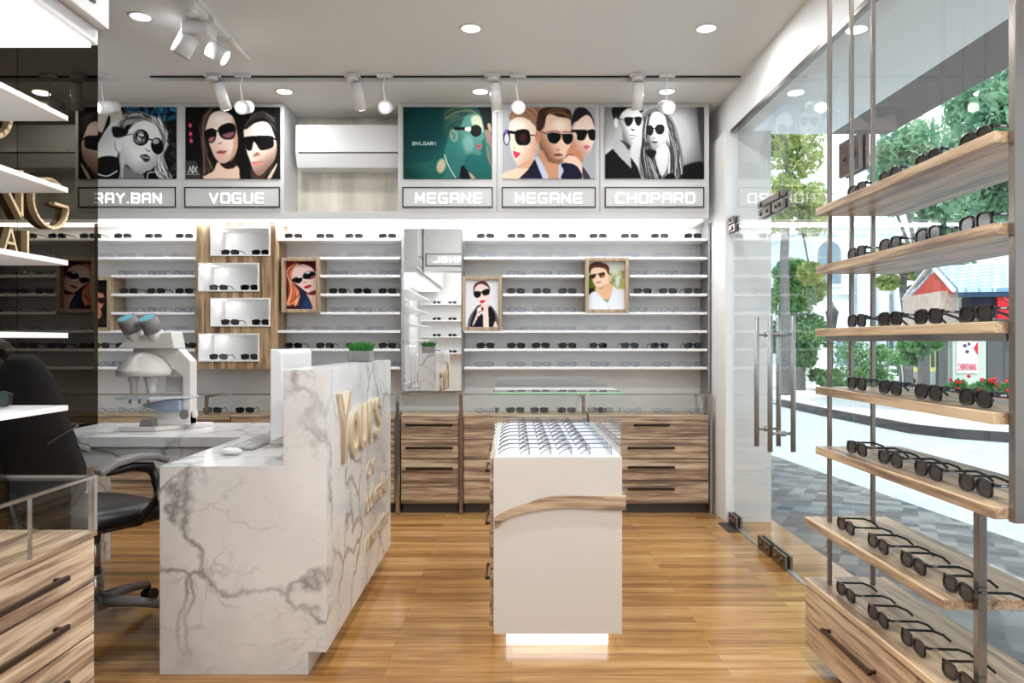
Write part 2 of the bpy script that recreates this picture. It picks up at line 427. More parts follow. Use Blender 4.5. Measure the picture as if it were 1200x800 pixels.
# bracket arms inside the glass trays
def bracket(px,label):
    x=X5(px); o=MB().prism([(5.07,.6905),(5.07,.822),(5.34,.822),(5.34,.808),(5.10,.808),(5.084,.79),(5.084,.6905)],'x',x-.012,x+.012).build('case_bracket',BRONZE,None,.002)
    tag(o,label,'bracket','curved metal brackets inside the back display trays')
bracket(240,'dark metal bracket in the glass tray right of the microscope')
bracket(684,'bronze bracket in the glass tray seen through the island case')
bracket(828,'dark metal bracket in the glass tray at right end')

# ------------------------------------------------------------------ shelving on the back wall
SZ=[1.933,1.800,1.673,1.540,1.409,1.279,1.149,1.020]
SY0,SY1=5.15,5.356
def shelf(x0,x1,k,label,group):
    o=MB().box(x0,x1,SY0,SY1,SZ[k]-.018,SZ[k]).build('wall_shelf',SHELFW,None,.002); tag(o,label,'shelf',group)
def XS(px,Y=SY0): return (px-600)*Y/850
GR='white glass shelves right of the tall mirror'; GM='white shelves between the niche panel and the mirror'; GL='white shelves behind the microscope'
for k in range(8):
    o=ORD[k]
    if k in (2,3):
        shelf(XS(589),XS(684.5),k,f'short white shelf between the two framed portraits, {o} level from top',GR)
        shelf(XS(738),XS(829),k,f'short white shelf right of the framed man portrait, {o} level from top',GR)
    elif k==4: shelf(XS(589),XS(829),k,'white shelf right of the mirror directly under the framed man portrait',GR)
    else: shelf(XS(543.5) if k not in (4,) else 0,XS(829),k,f'full width white shelf right of the mirror, {o} level from top',GR) if k!=5 else shelf(XS(543.5),XS(829),k,'full width white shelf directly under the dark haired woman portrait',GR)
    if k in (1,2,3,4): shelf(XS(375),XS(469),k,f'short white shelf right of the red haired woman portrait, {o} level from top',GM)
    else: shelf(XS(323.5),XS(469),k,f'white shelf between the niche panel and mirror, {o} level from top',GM)
    if k in (2,3,4): shelf(XS(130),XS(228.5),k,f'white shelf behind the microscope beside the half hidden portrait, {o} from top',GL)
    else: shelf(-3.2,XS(228.5),k,f'long white shelf left of the niche panel, {o} level from top',GL)
# thin dividers / end panel
def divider(px,label,mt,Y0=5.12,w=.006,gap=None):
    x=(px-600)*Y0/850; m=MB()
    for a,b in ([(.837,2.038)] if not gap else [(.837,gap[0]),(gap[1],2.038)]): m.box(x-w/2,x+w/2,Y0,5.356,a,b)
    tag(m.build('shelf_divider',mt),label,'panel')
divider(470.3,'thin dark upright at the left edge of the tall mirror',STEEL,5.145)
divider(541.8,'thin dark upright at the right edge of the tall mirror',STEEL,5.145,gap=(1.272,1.668))
divider(831,'dark grey end panel closing the shelves at the right wall',STEEL,5.14,.012)
# tall mirror
t=thing('wall_mirror',(-.57,5.2,.84),'tall frameless silver mirror between the shelf sections','mirror')
MB().box(XS(471.5,5.2),XS(540.6,5.2),5.20,5.206,.842,2.024).build('mirror_glass',MIRROR,t)
MB().box(XS(471.5,5.2),XS(540.6,5.2),5.2065,5.357,.842,2.024).build('mirror_backing',WHITE,t)
# niche panel
def niche_panel():
    YF=5.10; q=YF/850
    X=lambda px:(px-600)*q; Z=lambda py:1.2-(py-400)*q
    t=thing('niche_panel',((X(230)+X(318))/2,5.2,Z(432)),'tall striped wood panel with four staggered white niches','display panel')
    nic=[(247,317,266,300),(233,304,308,341.5),(247,317,349,382.5),(233,304,390.5,423.5)]
    xs=[X(230),X(323)]
    m=MB(); y1=5.357
    zcur=Z(260.5)
    for (a,b,c,d) in nic:
        m.box(xs[0],xs[1],YF,y1,Z(c),zcur)
        m.box(xs[0],X(a),YF,y1,Z(d),Z(c)); m.box(X(b),xs[1],YF,y1,Z(d),Z(c))
        zcur=Z(d)
    m.box(xs[0],xs[1],YF,y1,Z(432),zcur)
    m.build('panel_body',WOODZ,t)
    for (a,b,c,d) in nic:
        w=.009; x0,x1,z0,z1=X(a)+.0005,X(b)-.0005,Z(d)+.0005,Z(c)-.0005; f=YF-.012
        n=MB().box(x0,x1,f,y1-.01,z1-w,z1).box(x0,x1,f,y1-.01,z0,z0+w).box(x0,x0+w,f,y1-.01,z0+w,z1-w).box(x1-w,x1,f,y1-.01,z0+w,z1-w).box(x0+w,x1-w,y1-.02,y1-.01,z0+w,z1-w)
        n.build('niche',SHELFW,t)
        L=MB().cyl((x0+.03,YF+.10,z1-w-.003),(x0+.03,YF+.10,z1-w),.009,n=12).build('niche_lamp',LAMP,t)
        l=bpy.data.lights.new('niche_light','POINT'); l.energy=.25; l.shadow_soft_size=.01; l.color=(1,.98,.95)
        lo=bpy.data.objects.new('niche_light',l); C.objects.link(lo); lo.location=(x0+.03,YF+.10,z1-w-.02)
    return [(X(a),X(b),Z(d)+.0105) for (a,b,c,d) in nic]
NICHES=niche_panel()

# ------------------------------------------------------------------ air conditioner
t=thing('air_conditioner',(-1.16,5.25,2.45),'white wall mounted air conditioner in the cream recess','air conditioner')
q=5.15/850; X=lambda px:(px-600)*q; Z=lambda py:1.2-(py-400)*q
MB().prism([(5.344,Z(145)),(5.15,Z(146)),(5.148,Z(178)),(5.19,Z(195)),(5.344,Z(195))],'x',X(346),-.80).build('housing',GLOSSW,t,.006,3)
MB().prism([(5.1465,Z(179)),(5.1465,Z(178)),(5.152,Z(178)),(5.156,Z(180))],'x',X(350),-.81).build('louver',SEAM,t)
MB().cyl((X(360),5.149,Z(175)),(X(360),5.146,Z(175)),.006,n=12).build('indicator',mat('indicator_grey',(150,150,150),.4),t)
# ------------------------------------------------------------------ printed portraits (flat prints: grid mesh with a colour per point)
class Canvas:
    def __init__(s,x0,x1,y0,y1,step,bg):
        s.x0,s.x1,s.y0,s.y1=x0,x1,y0,y1
        s.nx=int((x1-x0)/step)+1; s.ny=int((y1-y0)/step)+1
        s.X,s.Y=np.meshgrid(np.linspace(x0,x1,s.nx),np.linspace(y0,y1,s.ny)); s.step=step
        s.img=np.zeros((s.ny,s.nx,3)); s.img[:]=np.array(bg)/255.
    def blend(s,mask,col,op=1):
        s.img=s.img*(1-mask[...,None]*op)+np.array(col)/255.*mask[...,None]*op
    def blur(s,m,px):
        k=max(0,int(round(px/s.step)))
        for _ in range(k):
            for ax in (0,1):
                a=np.pad(m,[(1,1) if i==ax else (0,0) for i in range(2)],mode='edge')
                m=(a[:-2]+2*a[1:-1]+a[2:])/4 if ax==0 else (a[:,:-2]+2*a[:,1:-1]+a[:,2:])/4
        return m
    def curve(s,pts,closed=True,n=6):
        P=[np.array(p,float) for p in pts]; out=[]; L=len(P)
        for i in range(L if closed else L-1):
            g=lambda j: P[j%L] if closed else P[min(max(j,0),L-1)]
            a,b,c,d=g(i-1),g(i),g(i+1),g(i+2)
            for k in range(n):
                t=k/n; out.append(.5*((2*b)+(-a+c)*t+(2*a-5*b+4*c-d)*t*t+(-a+3*b-3*c+d)*t**3))
        if not closed: out.append(P[-1])
        return out
    def poly(s,pts,col,soft=5,smooth=True,op=1):
        p=s.curve(pts) if smooth else [np.array(q,float) for q in pts]
        ins=np.zeros(s.X.shape,bool); L=len(p)
        for i in range(L):
            x1,y1=p[i]; x2,y2=p[(i+1)%L]
            if y1==y2: continue
            c=((s.Y<y1)!=(s.Y<y2))&(s.X<(x2-x1)*(s.Y-y1)/(y2-y1)+x1); ins^=c
        s.blend(s.blur(ins.astype(float),soft),col,op)
    def shade(s,pts,p0,p1,col,op=.7,soft=6):
        """darken an area gradually from p0 (none) to p1 (full)"""
        before=s.img.copy(); s.poly(pts,col,soft); m=np.array(p1,float)-np.array(p0)
        t=np.clip(((s.X-p0[0])*m[0]+(s.Y-p0[1])*m[1])/(m**2).sum(),0,1)[...,None]; t=t*t*(3-2*t)*op
        s.img=before*(1-t)+s.img*t
    def ell(s,cx,cy,rx,ry,col,soft=5,rot=0,op=1):
        c,n=math.cos(rot),math.sin(rot); u=(s.X-cx)*c+(s.Y-cy)*n; v=-(s.X-cx)*n+(s.Y-cy)*c
        r=np.sqrt((u/rx)**2+(v/ry)**2); w=max(soft,s.step)/min(rx,ry)
        s.blend(np.clip((1-r)/w+.5,0,1),col,op)
    def line(s,pts,w,col,soft=4,op=1,smooth=True):
        p=s.curve(pts,False) if smooth and len(pts)>2 else [np.array(q,float) for q in pts]
        d=np.full(s.X.shape,1e9)
        for a,b in zip(p[:-1],p[1:]):
            ab=b-a; L=max(1e-9,(ab**2).sum()); t=np.clip(((s.X-a[0])*ab[0]+(s.Y-a[1])*ab[1])/L,0,1)
            d=np.minimum(d,np.hypot(s.X-a[0]-t*ab[0],s.Y-a[1]-t*ab[1]))
        s.blend(np.clip((w/2-d)/max(soft,s.step)+.5,0,1),col,op)
    def grad(s,p0,p1,c0,c1):
        d=np.array(p1,float)-np.array(p0); t=np.clip(((s.X-p0[0])*d[0]+(s.Y-p0[1])*d[1])/(d**2).sum(),0,1)[...,None]
        s.img=np.array(c0)/255.*(1-t)+np.array(c1)/255.*t
    def speckle(s,region,cols,n,r,rot=None):
        x0,x1,y0,y1=region
        for _ in range(n):
            s.ell(rng.uniform(x0,x1),rng.uniform(y0,y1),r*rng.uniform(.4,1.5),r*rng.uniform(.3,.8),cols[rng.integers(len(cols))],6,rng.uniform(0,3) if rot is None else rot,.85)
    def strands(s,a,b,cols,n,w,jit):
        for _ in range(n):
            t=rng.uniform(0,1); j=lambda:rng.normal(0,jit)
            pts=[((1-t)*p[0]+t*q[0]+j(),(1-t)*p[1]+t*q[1]+j()) for p,q in zip(a,b)]
            s.line(pts,w*rng.uniform(.5,1.4),cols[rng.integers(len(cols))],4,.8)
    def build(s,name,parent,x0,x1,z0,z1,y):
        off=parent_loc(parent); nx,ny=s.nx,s.ny
        xs=np.linspace(x0,x1,nx)-off.x; zs=np.linspace(z1,z0,ny)-off.z
        Xg,Zg=np.meshgrid(xs,zs); co=np.stack([Xg,np.full_like(Xg,y-off.y),Zg],-1).reshape(-1,3)
        i=np.arange(ny-1)[:,None]*nx+np.arange(nx-1)[None]; 
        F=np.stack([i,i+nx,i+nx+1,i+1],-1).reshape(-1,4)
        me=bpy.data.meshes.new(name); me.vertices.add(len(co)); me.vertices.foreach_set('co',co.ravel())
        me.loops.add(F.size); me.loops.foreach_set('vertex_index',F.ravel().astype(np.int32))
        me.polygons.add(len(F)); me.polygons.foreach_set('loop_start',np.arange(0,F.size,4,dtype=np.int32)); me.update(calc_edges=True)
        a=me.color_attributes.new('print','FLOAT_COLOR','POINT'); c=np.clip(s.img,0,1)
        l=np.where(c<=.04045,c/12.92,((c+.055)/1.055)**2.4).reshape(-1,3); a.data.foreach_set('color',np.concatenate([l,np.ones((len(l),1))],1).ravel())
        me.materials.append(PRINT); return link(name,me,parent)
PRINT,_nt,_p,_o=newmat('printed_photo'); _a=N(_nt,'ShaderNodeAttribute',attribute_name='print'); _nt.links.new(_a.outputs['Color'],_p.inputs['Base Color']); _p.inputs['Roughness'].default_value=.6; _p.inputs['Specular IOR Level'].default_value=.12
K=(6,5,6)
def glasses(c,l,r,col=K,bridge=None,temple=None,w=9):
    for e in (l,r):
        if len(e)>6: c.poly(e,col)
        else: c.ell(*e[:4],col,6,e[4] if len(e)>4 else 0)
    if bridge: c.line(bridge,w,col)
    if temple: c.line(temple,w,col)

def P_blonde():
    c=Canvas(188,1140,50,768,4.5,(14,14,16))
    c.poly([(345,50),(560,50),(600,180),(480,330),(430,420),(345,430)],(205,200,190),14)
    c.poly([(345,290),(400,300),(460,140),(480,180),(430,400),(345,410)],K,6)
    c.poly([(640,50),(1140,50),(1140,160),(1000,190),(850,130),(700,120)],(30,78,110),10)
    c.speckle((740,1140,55,160),[(10,16,24),(60,130,170),(20,60,90),(5,8,14)],60,22)
    c.poly([(350,430),(480,220),(600,190),(560,330),(540,560),(345,560)],(228,228,228),8)
    c.strands([(560,330),(640,140),(820,110),(960,260)],[(560,330),(600,230),(800,230),(1040,420)],[(225,225,225),(120,120,120),(40,40,40),(190,190,190)],60,9,20)
    c.strands([(980,180),(1060,360),(1010,560),(1080,760)],[(900,160),(980,400),(920,600),(960,740)],[(215,215,215),(90,90,90),(245,245,245)],60,11,16)
    c.speckle((1060,1140,250,760),[(20,20,20),(50,50,50)],40,26)
    c.poly([(560,360),(620,330),(720,220),(860,190),(970,300),(985,470),(920,640),(820,710),(720,690),(620,620),(600,768),(560,768),(570,520),(525,440)],(240,240,240),7)
    F=[(560,360),(620,330),(720,220),(860,190),(970,300),(985,470),(920,640),(820,710),(720,690),(620,620),(600,768),(560,768),(570,520),(525,440)]; c.shade(F,(760,520),(560,700),(120,120,120),.75); c.shade(F,(900,420),(1010,560),(130,130,130),.6); c.ell(840,250,70,40,(252,252,252),50)
    c.poly([(600,480),(640,640),(780,700),(820,768),(600,768)],(222,222,222),14,op=.5)
    c.line([(640,620),(740,690),(830,700)],10,(150,150,150),10)
    c.poly([(500,250),(600,260),(660,300),(600,350),(515,345)],(18,18,18),8)
    c.ell(560,440,36,60,(236,236,236),6); c.line([(528,400),(535,470),(560,500)],7,(90,90,90))
    c.ell(785,355,80,82,K,6); c.ell(770,350,66,66,(120,120,120),6); c.speckle((730,830,300,400),[(235,235,235),(10,10,10)],24,15)
    c.ell(950,440,62,84,K,6,-.2); c.ell(935,395,34,26,(180,180,180),10); c.line([(860,370),(900,380)],14,K); c.line([(700,320),(560,350)],9,(40,40,40))
    c.line([(835,470),(860,492),(880,486)],9,(70,70,70),6)
    c.poly([(775,540),(830,522),(870,545),(872,585),(830,600),(800,570)],(50,50,50),5); c.line([(800,548),(860,560)],9,(210,210,210),5)
    c.poly([(345,570),(550,560),(555,768),(345,768)],(16,16,18),8); c.line([(350,720),(450,740),(545,690)],12,(200,200,200),6)
    c.poly([(830,700),(900,690),(960,768),(830,768)],K,6); c.line([(850,768),(860,710),(930,700)],8,(230,230,230)); 
    return c
def P_couple_color():
    c=Canvas(50,1000,50,770,4.5,(8,6,6))
    for x,y in ((98,235),(102,320),(108,388)): c.ell(x,y,18,26,(190,50,80),16); c.ell(x+4,y,7,10,(250,130,150),6)
    c.strands([(330,55),(220,150),(230,400),(210,760)],[(300,60),(210,240),(250,500),(320,640)],[(40,26,20),(80,60,48),(14,9,8),(110,90,78)],50,10,14)
    sk=(246,222,208)
    c.poly([(270,200),(320,110),(420,90),(520,140),(560,260),(575,400),(560,500),(500,580),(420,615),(350,560),(290,420),(255,300)],sk,8)
    F=[(270,200),(320,110),(420,90),(520,140),(560,260),(575,400),(560,500),(500,580),(420,615),(350,560),(290,420),(255,300)]; c.shade(F,(380,350),(290,520),(190,140,124),.55); c.ell(390,170,80,50,(255,244,236),50)
    c.poly([(520,150),(560,260),(578,420),(540,560),(490,590),(530,430),(520,280)],(196,140,112),14,op=.7)
    c.poly([(380,600),(470,670),(560,630),(600,768),(230,768),(330,690)],(232,196,176),8); c.poly([(400,615),(480,620),(560,560),(560,640),(500,670),(440,660)],(30,18,14),8)
    c.poly([(450,50),(560,60),(600,200),(590,560),(600,768),(640,768),(640,50)],(10,7,7),8)
    c.poly([(250,290),(310,262),(360,290),(350,380),(310,412),(262,390),(245,340)],K,5); c.poly([(380,270),(430,225),(500,210),(550,240),(552,320),(520,370),(450,375),(400,340)],K,5)
    c.poly([(285,365),(340,345),(335,385),(310,400),(285,392)],(170,104,120),8); c.poly([(420,330),(535,300),(525,345),(470,362)],(150,90,104),10)
    c.line([(350,300),(385,280)],14,K); c.line([(380,420),(410,410)],12,(170,110,96),8)
    c.poly([(362,500),(400,486),(440,490),(470,488),(440,515),(400,520),(370,512)],(150,72,70),5); c.ell(410,530,34,12,(232,176,166),6)
    c.poly([(640,270),(760,205),(880,200),(930,300),(965,420),(950,560),(880,660),(800,735),(740,700),(700,590),(660,470)],sk,8)
    F=[(640,270),(760,205),(880,200),(930,300),(965,420),(950,560),(880,660),(800,735),(740,700),(700,590),(660,470)]; c.shade(F,(790,440),(960,620),(116,80,64),.85); c.shade(F,(780,620),(740,740),(140,104,88),.6); c.ell(780,280,90,40,(255,240,228),40)
    c.poly([(640,270),(760,200),(860,200),(930,270),(965,380),(1000,400),(1000,50),(620,50)],(10,8,9),7); c.strands([(650,250),(720,130),(820,90),(940,160)],[(660,230),(760,180),(860,170),(960,300)],[(52,48,48),(24,20,20),(84,78,76)],26,8,10)
    c.poly([(640,352),(900,338),(935,380),(930,450),(860,478),(800,478),(760,420),(735,400),(715,480),(670,480),(648,420)],K,5); c.line([(900,362),(965,375)],18,K)
    c.poly([(735,550),(800,530),(770,500),(735,530)],(160,108,84),8); c.poly([(715,605),(770,600),(835,592),(800,630),(750,650)],(206,140,126),6); c.line([(720,608),(830,598)],5,(110,60,56),5)
    c.poly([(700,600),(720,700),(800,738),(900,660),(960,560),(900,700),(830,768),(720,768)],(120,84,66),14,op=.55)
    c.poly([(840,768),(950,640),(1000,620),(1000,768)],(14,12,16),6); c.poly([(870,768),(960,625),(968,640),(905,768)],(220,190,170),5)
    c.poly([(50,590),(165,590),(215,768),(50,768)],(54,54,54),8,False)
    for a in ([(82,708),(100,648),(118,708)],[(124,712),(124,640)],[(134,648),(170,708)],[(170,648),(134,708)]): c.line(a,7,(240,240,240),4,smooth=False)
    c.line([(60,724),(192,726)],6,(170,170,170),4)
    return c
def P_teal():
    c=Canvas(75,965,50,770,4.5,(8,50,50)); c.grad((75,50),(700,500),(4,38,40),(26,92,88))
    c.ell(300,200,200,240,(6,56,58),160,op=.6); c.poly([(820,50),(965,50),(965,330),(900,300),(860,150)],(6,10,12),14)
    c.poly([(480,100),(560,50),(800,50),(845,140),(760,130),(640,250),(560,300),(545,420),(490,330)],(34,70,62),8)
    c.strands([(500,110),(600,60),(720,60),(820,110)],[(500,260),(560,200),(680,150),(800,120)],[(84,104,78),(28,66,60),(120,132,98),(16,44,44),(30,74,68)],60,8,8)
    c.poly([(640,250),(700,140),(800,120),(850,180),(880,270),(885,360),(860,400),(868,440),(850,480),(858,520),(800,530),(720,505),(700,600),(640,768),(480,768),(520,560),(560,400),(545,300)],(74,122,114),8)
    F=[(640,250),(700,140),(800,120),(850,180),(880,270),(885,360),(860,400),(868,440),(850,480),(858,520),(800,530),(720,505),(700,600),(640,768),(480,768),(520,560),(560,400),(545,300)]; c.shade(F,(760,380),(560,520),(20,74,72),.9); c.shade(F,(720,480),(680,640),(16,60,60),.8)
    c.poly([(760,150),(845,140),(878,270),(860,300),(770,230)],(196,190,160),12,op=.8); c.ell(720,430,60,90,(120,160,150),40,op=.7)
    c.poly([(480,540),(560,300),(700,510),(640,740),(560,768),(470,768)],(50,116,108),12,op=.8)
    c.poly([(90,660),(330,590),(430,570),(500,640),(440,768),(90,768)],(28,90,80),12); c.shade([(90,660),(330,590),(430,570),(500,640),(440,768),(90,768)],(300,620),(140,760),(8,50,48),.9); c.ell(455,640,44,72,(188,176,146),18,.2)
    c.ell(582,335,44,66,(110,140,124),6,-.2); c.line([(560,300),(590,330),(580,370)],9,(40,80,76),6)
    c.line([(600,265),(740,270)],30,K,5); c.ell(805,288,58,60,K,5); c.poly([(695,258),(750,252),(750,290),(700,288)],(200,200,190),5)
    c.poly([(805,440),(850,425),(868,436),(850,452),(862,470),(826,470)],(170,84,80),6); c.line([(805,440),(850,444)],5,(90,30,30),4)
    c.poly([(655,650),(690,650),(745,768),(650,768)],K,5); c.poly([(735,700),(800,768),(760,768)],(190,150,130),5)
    c.line([(490,530),(530,640),(600,760)],7,(226,226,214),4); c.poly([(890,280),(965,330),(965,640),(920,560),(905,400)],(130,112,100),8); c.poly([(920,220),(950,220),(965,300),(930,280)],(170,136,116),6)
    c.poly([(905,400),(940,520),(965,640),(965,560),(950,450)],(60,110,104),8)
    for i,ch in enumerate('BVLGARI'): stroke_print(c,ch,170+i*36,402,25,28,6,(228,234,230))
    return c
def P_trio():
    c=Canvas(75,1010,50,770,4.5,(172,174,180))
    sk=(250,226,206)
    c.poly([(155,180),(180,90),(300,50),(460,60),(440,250),(380,260)],(150,108,84),8); c.strands([(170,150),(240,90),(340,100),(420,240)],[(200,80),(300,60),(400,70),(440,180)],[(190,146,116),(110,72,54),(170,120,96)],30,7,6)
    c.poly([(140,280),(160,190),(240,150),(340,180),(420,280),(430,460),(380,560),(260,640),(200,590),(150,430)],sk,7)
    F=[(140,280),(160,190),(240,150),(340,180),(420,280),(430,460),(380,560),(260,640),(200,590),(150,430)]; c.shade(F,(260,400),(430,520),(214,160,132),.8); c.ell(240,240,70,50,(255,244,232),40)
    c.poly([(85,710),(250,650),(400,560),(400,768),(85,768)],(242,206,180),8); c.poly([(230,650),(380,560),(330,660)],(210,150,110),8,op=.7)
    c.ell(118,355,36,78,K,5); c.ell(118,370,24,56,(206,204,220),6); c.ell(112,300,18,24,(130,90,170),6)
    c.poly([(205,300),(240,278),(310,275),(345,300),(355,390),(320,432),(240,430),(205,380)],K,5); c.ell(285,360,40,48,(60,22,30),14); c.line([(140,300),(210,310)],30,K); c.line([(345,330),(430,340)],10,K)
    c.poly([(180,490),(215,500),(255,515),(230,545),(205,560)],(214,60,90),5); c.line([(185,455),(205,462)],8,(190,130,110),6)
    c.poly([(770,160),(820,60),(900,60),(970,130),(995,240),(900,190),(800,200),(770,250)],(34,26,30),7)
    c.poly([(790,250),(850,170),(930,130),(985,200),(1000,330),(985,420),(930,520),(870,520),(800,470),(770,380)],(248,222,206),7)
    F=[(790,250),(850,170),(930,130),(985,200),(1000,330),(985,420),(930,520),(870,520),(800,470),(770,380)]; c.shade(F,(890,340),(780,440),(190,130,104),.8)
    c.poly([(770,380),(800,470),(870,520),(880,600),(700,600),(720,480)],(206,136,100),10)
    c.poly([(690,580),(760,530),(860,600),(880,768),(820,768)],(244,206,184),6); c.line([(690,570),(740,530),(790,535)],9,(30,24,28),4)
    c.poly([(880,650),(960,768),(890,768)],(60,56,60),5)
    c.poly([(760,278),(920,282),(915,340),(890,382),(830,378),(815,310),(765,300)],K,5); c.poly([(935,285),(1003,282),(1003,375),(960,380),(938,340)],K,5); c.line([(900,290),(950,290)],14,K)
    c.poly([(885,445),(920,432),(952,442),(930,470),(905,472)],(214,96,120),5)
    c.poly([(420,300),(425,150),(480,60),(620,50),(750,80),(770,180),(740,170),(640,150),(540,120),(500,230),(500,300),(460,380)],(58,38,28),7)
    c.strands([(500,100),(580,60),(680,70),(760,140)],[(540,120),(620,100),(700,120),(750,160)],[(110,78,50),(40,26,20),(140,104,70)],30,8,6)
    c.poly([(440,330),(500,240),(530,130),(640,150),(745,175),(765,300),(770,400),(720,500),(680,600),(600,640),(530,600),(460,480)],(244,206,180),7)
    F=[(440,330),(500,240),(530,130),(640,150),(745,175),(765,300),(770,400),(720,500),(680,600),(600,640),(530,600),(460,480)]; c.shade(F,(600,330),(440,420),(150,100,72),.9); c.ell(650,230,70,50,(255,236,216),40); c.line([(520,300),(600,290),(655,305)],9,(80,50,36),6); c.line([(680,305),(730,298),(775,308)],9,(80,50,36),6)
    c.poly([(440,400),(500,470),(560,560),(660,570),(690,540),(665,620),(600,645),(530,610),(465,500)],(128,92,68),12,op=.75)
    c.ell(428,350,26,66,(214,150,118),6); c.line([(420,310),(436,370)],7,(150,90,70),5)
    c.poly([(470,480),(540,600),(640,630),(640,768),(500,768),(430,600)],(206,150,118),8)
    c.poly([(390,590),(440,560),(540,768),(450,768)],(196,204,228),5); c.poly([(640,640),(670,620),(690,700),(670,768),(640,768)],(196,200,222),5)
    c.poly([(240,768),(330,680),(400,570),(480,768)],(18,22,44),5,False); c.poly([(665,620),(780,620),(850,680),(865,768),(670,768),(690,690)],(20,24,48),5)
    c.poly([(528,320),(580,305),(650,318),(660,360),(620,412),(560,408),(532,370)],K,5); c.poly([(672,335),(720,318),(780,328),(775,390),(735,425),(695,405)],K,5); c.line([(470,300),(535,325)],9,K); c.line([(650,325),(690,325)],10,K)
    c.poly([(585,535),(630,515),(685,530),(640,545)],(120,70,54),5); c.ell(640,552,36,8,(226,150,130),5); c.poly([(610,480),(640,490),(650,470)],(190,120,90),8)
    return c
def P_bw():
    c=Canvas(75,1070,50,770,4.5,(90,90,90)); c.grad((75,50),(300,400),(110,110,110),(205,205,205))
    c.poly([(600,50),(1070,50),(1070,768),(600,768)],(96,96,96),8,False); c.ell(800,350,190,330,(176,176,176),150); c.poly([(840,650),(1070,600),(1070,768),(780,768)],(6,6,6),24); c.poly([(1000,50),(1070,50),(1070,600),(1040,500)],(60,60,60),24)
    c.poly([(160,50),(420,50),(440,110),(250,120),(200,200),(165,180)],(14,14,14),6)
    c.poly([(210,180),(250,100),(330,60),(435,110),(440,240),(400,320),(385,400),(340,425),(270,420),(220,300),(195,240)],(232,232,232),7)
    F=[(210,180),(250,100),(330,60),(435,110),(440,240),(400,320),(385,400),(340,425),(270,420),(220,300),(195,240)]; c.shade(F,(340,260),(210,320),(70,70,70),.85)
    c.poly([(200,220),(240,260),(260,400),(330,430),(330,560),(340,660),(240,560),(150,470),(190,350)],(176,176,176),8); c.poly([(230,380),(330,430),(310,480),(270,430)],(50,50,50),10)
    c.ell(185,205,20,55,(220,220,220),5); c.line([(165,155),(260,180)],8,(30,30,30),5)
    c.poly([(268,160),(350,155),(350,200),(320,240),(285,230)],K,5); c.poly([(372,155),(440,155),(436,215),(410,240),(380,210)],K,5); c.line([(268,160),(440,158)],8,K)
    c.poly([(330,270),(370,275),(360,290)],(40,40,40),5); c.line([(325,332),(390,340)],7,(60,60,60),5); c.ell(350,352,36,8,(210,210,210),5); c.line([(330,365),(375,368)],7,(90,90,90),6)
    c.poly([(75,530),(150,470),(240,570),(340,670),(330,550),(400,650),(440,768),(75,768)],(6,6,6),4,False)
    c.poly([(450,130),(560,60),(660,80),(760,190),(820,380),(860,600),(830,740),(700,768),(470,768),(420,680),(430,480),(470,250)],(110,110,110),8)
    c.strands([(480,160),(470,320),(450,520),(480,760)],[(520,120),(500,360),(560,560),(640,768)],[(30,30,30),(190,190,190),(80,80,80),(12,12,12)],70,10,12)
    c.strands([(620,80),(740,220),(800,460),(830,740)],[(660,180),(700,330),(720,520),(720,760)],[(220,220,220),(60,60,60),(150,150,150),(30,30,30)],90,9,12)
    c.poly([(515,230),(540,130),(600,95),(670,140),(700,250),(705,370),(650,460),(590,490),(545,450),(520,350)],(242,242,242),7)
    F=[(515,230),(540,130),(600,95),(670,140),(700,250),(705,370),(650,460),(590,490),(545,450),(520,350)]; c.shade(F,(610,300),(720,420),(130,130,130),.75); c.shade(F,(590,300),(505,330),(110,110,110),.7)
    c.poly([(580,490),(690,420),(700,640),(640,740),(590,600)],(206,206,206),10); c.poly([(480,480),(560,480),(590,500),(560,560),(500,540)],(16,16,16),10)
    c.poly([(488,245),(530,232),(560,260),(558,310),(530,335),(498,320)],K,5); c.poly([(575,260),(600,228),(650,225),(672,260),(660,310),(620,328),(585,305)],K,5); c.line([(550,265),(585,262)],8,K)
    c.line([(555,360),(580,364)],8,(50,50,50),5); c.poly([(535,400),(570,393),(608,402),(575,412)],(50,50,50),4); c.ell(572,422,26,9,(150,150,150),6)
    c.poly([(660,768),(740,710),(780,768)],(8,8,8),5)
    return c
def P_redhair():
    c=Canvas(110,530,105,775,6,(60,22,24)); c.poly([(110,105),(300,105),(180,260),(110,500)],(120,30,26),10)
    c.strands([(220,130),(130,260),(170,450),(120,700)],[(260,150),(180,330),(280,560),(260,700)],[(240,150,100),(200,80,40),(250,196,160),(150,50,30)],60,16,12)
    c.poly([(190,250),(260,160),(370,150),(470,210),(520,330),(525,480),(470,550),(400,545),(300,470),(200,380)],(246,212,204),6)
    c.poly([(380,560),(525,540),(530,775),(450,775),(390,640)],(232,188,170),6); c.poly([(400,545),(525,500),(525,560),(430,575)],(110,40,36),8)
    c.poly([(180,360),(240,325),(315,330),(320,370),(280,408),(210,395)],K,5); c.poly([(330,300),(380,250),(450,240),(500,270),(490,320),(420,350),(350,345)],K,5); c.line([(310,345),(345,325)],10,K); c.ell(285,325,30,9,(240,240,240),5); c.ell(400,262,34,12,(230,230,236),5,-.3); c.poly([(430,330),(500,290),(490,330),(440,352)],(180,80,100),6)
    c.poly([(345,465),(390,440),(450,436),(420,468),(375,484)],(186,20,36),5); c.line([(335,400),(375,392)],9,(150,80,80),6)
    c.poly([(180,400),(300,480),(380,560),(460,775),(270,775),(290,560)],(28,36,66),7); c.poly([(380,600),(450,775),(330,775)],(40,58,104),8)
    c.strands([(190,420),(270,520),(230,620),(150,640)],[(200,440),(280,560),(200,680),(140,740)],[(240,170,120),(190,80,40)],14,10,6); c.poly([(420,105),(530,105),(530,260),(460,180)],(90,20,26),10)
    return c
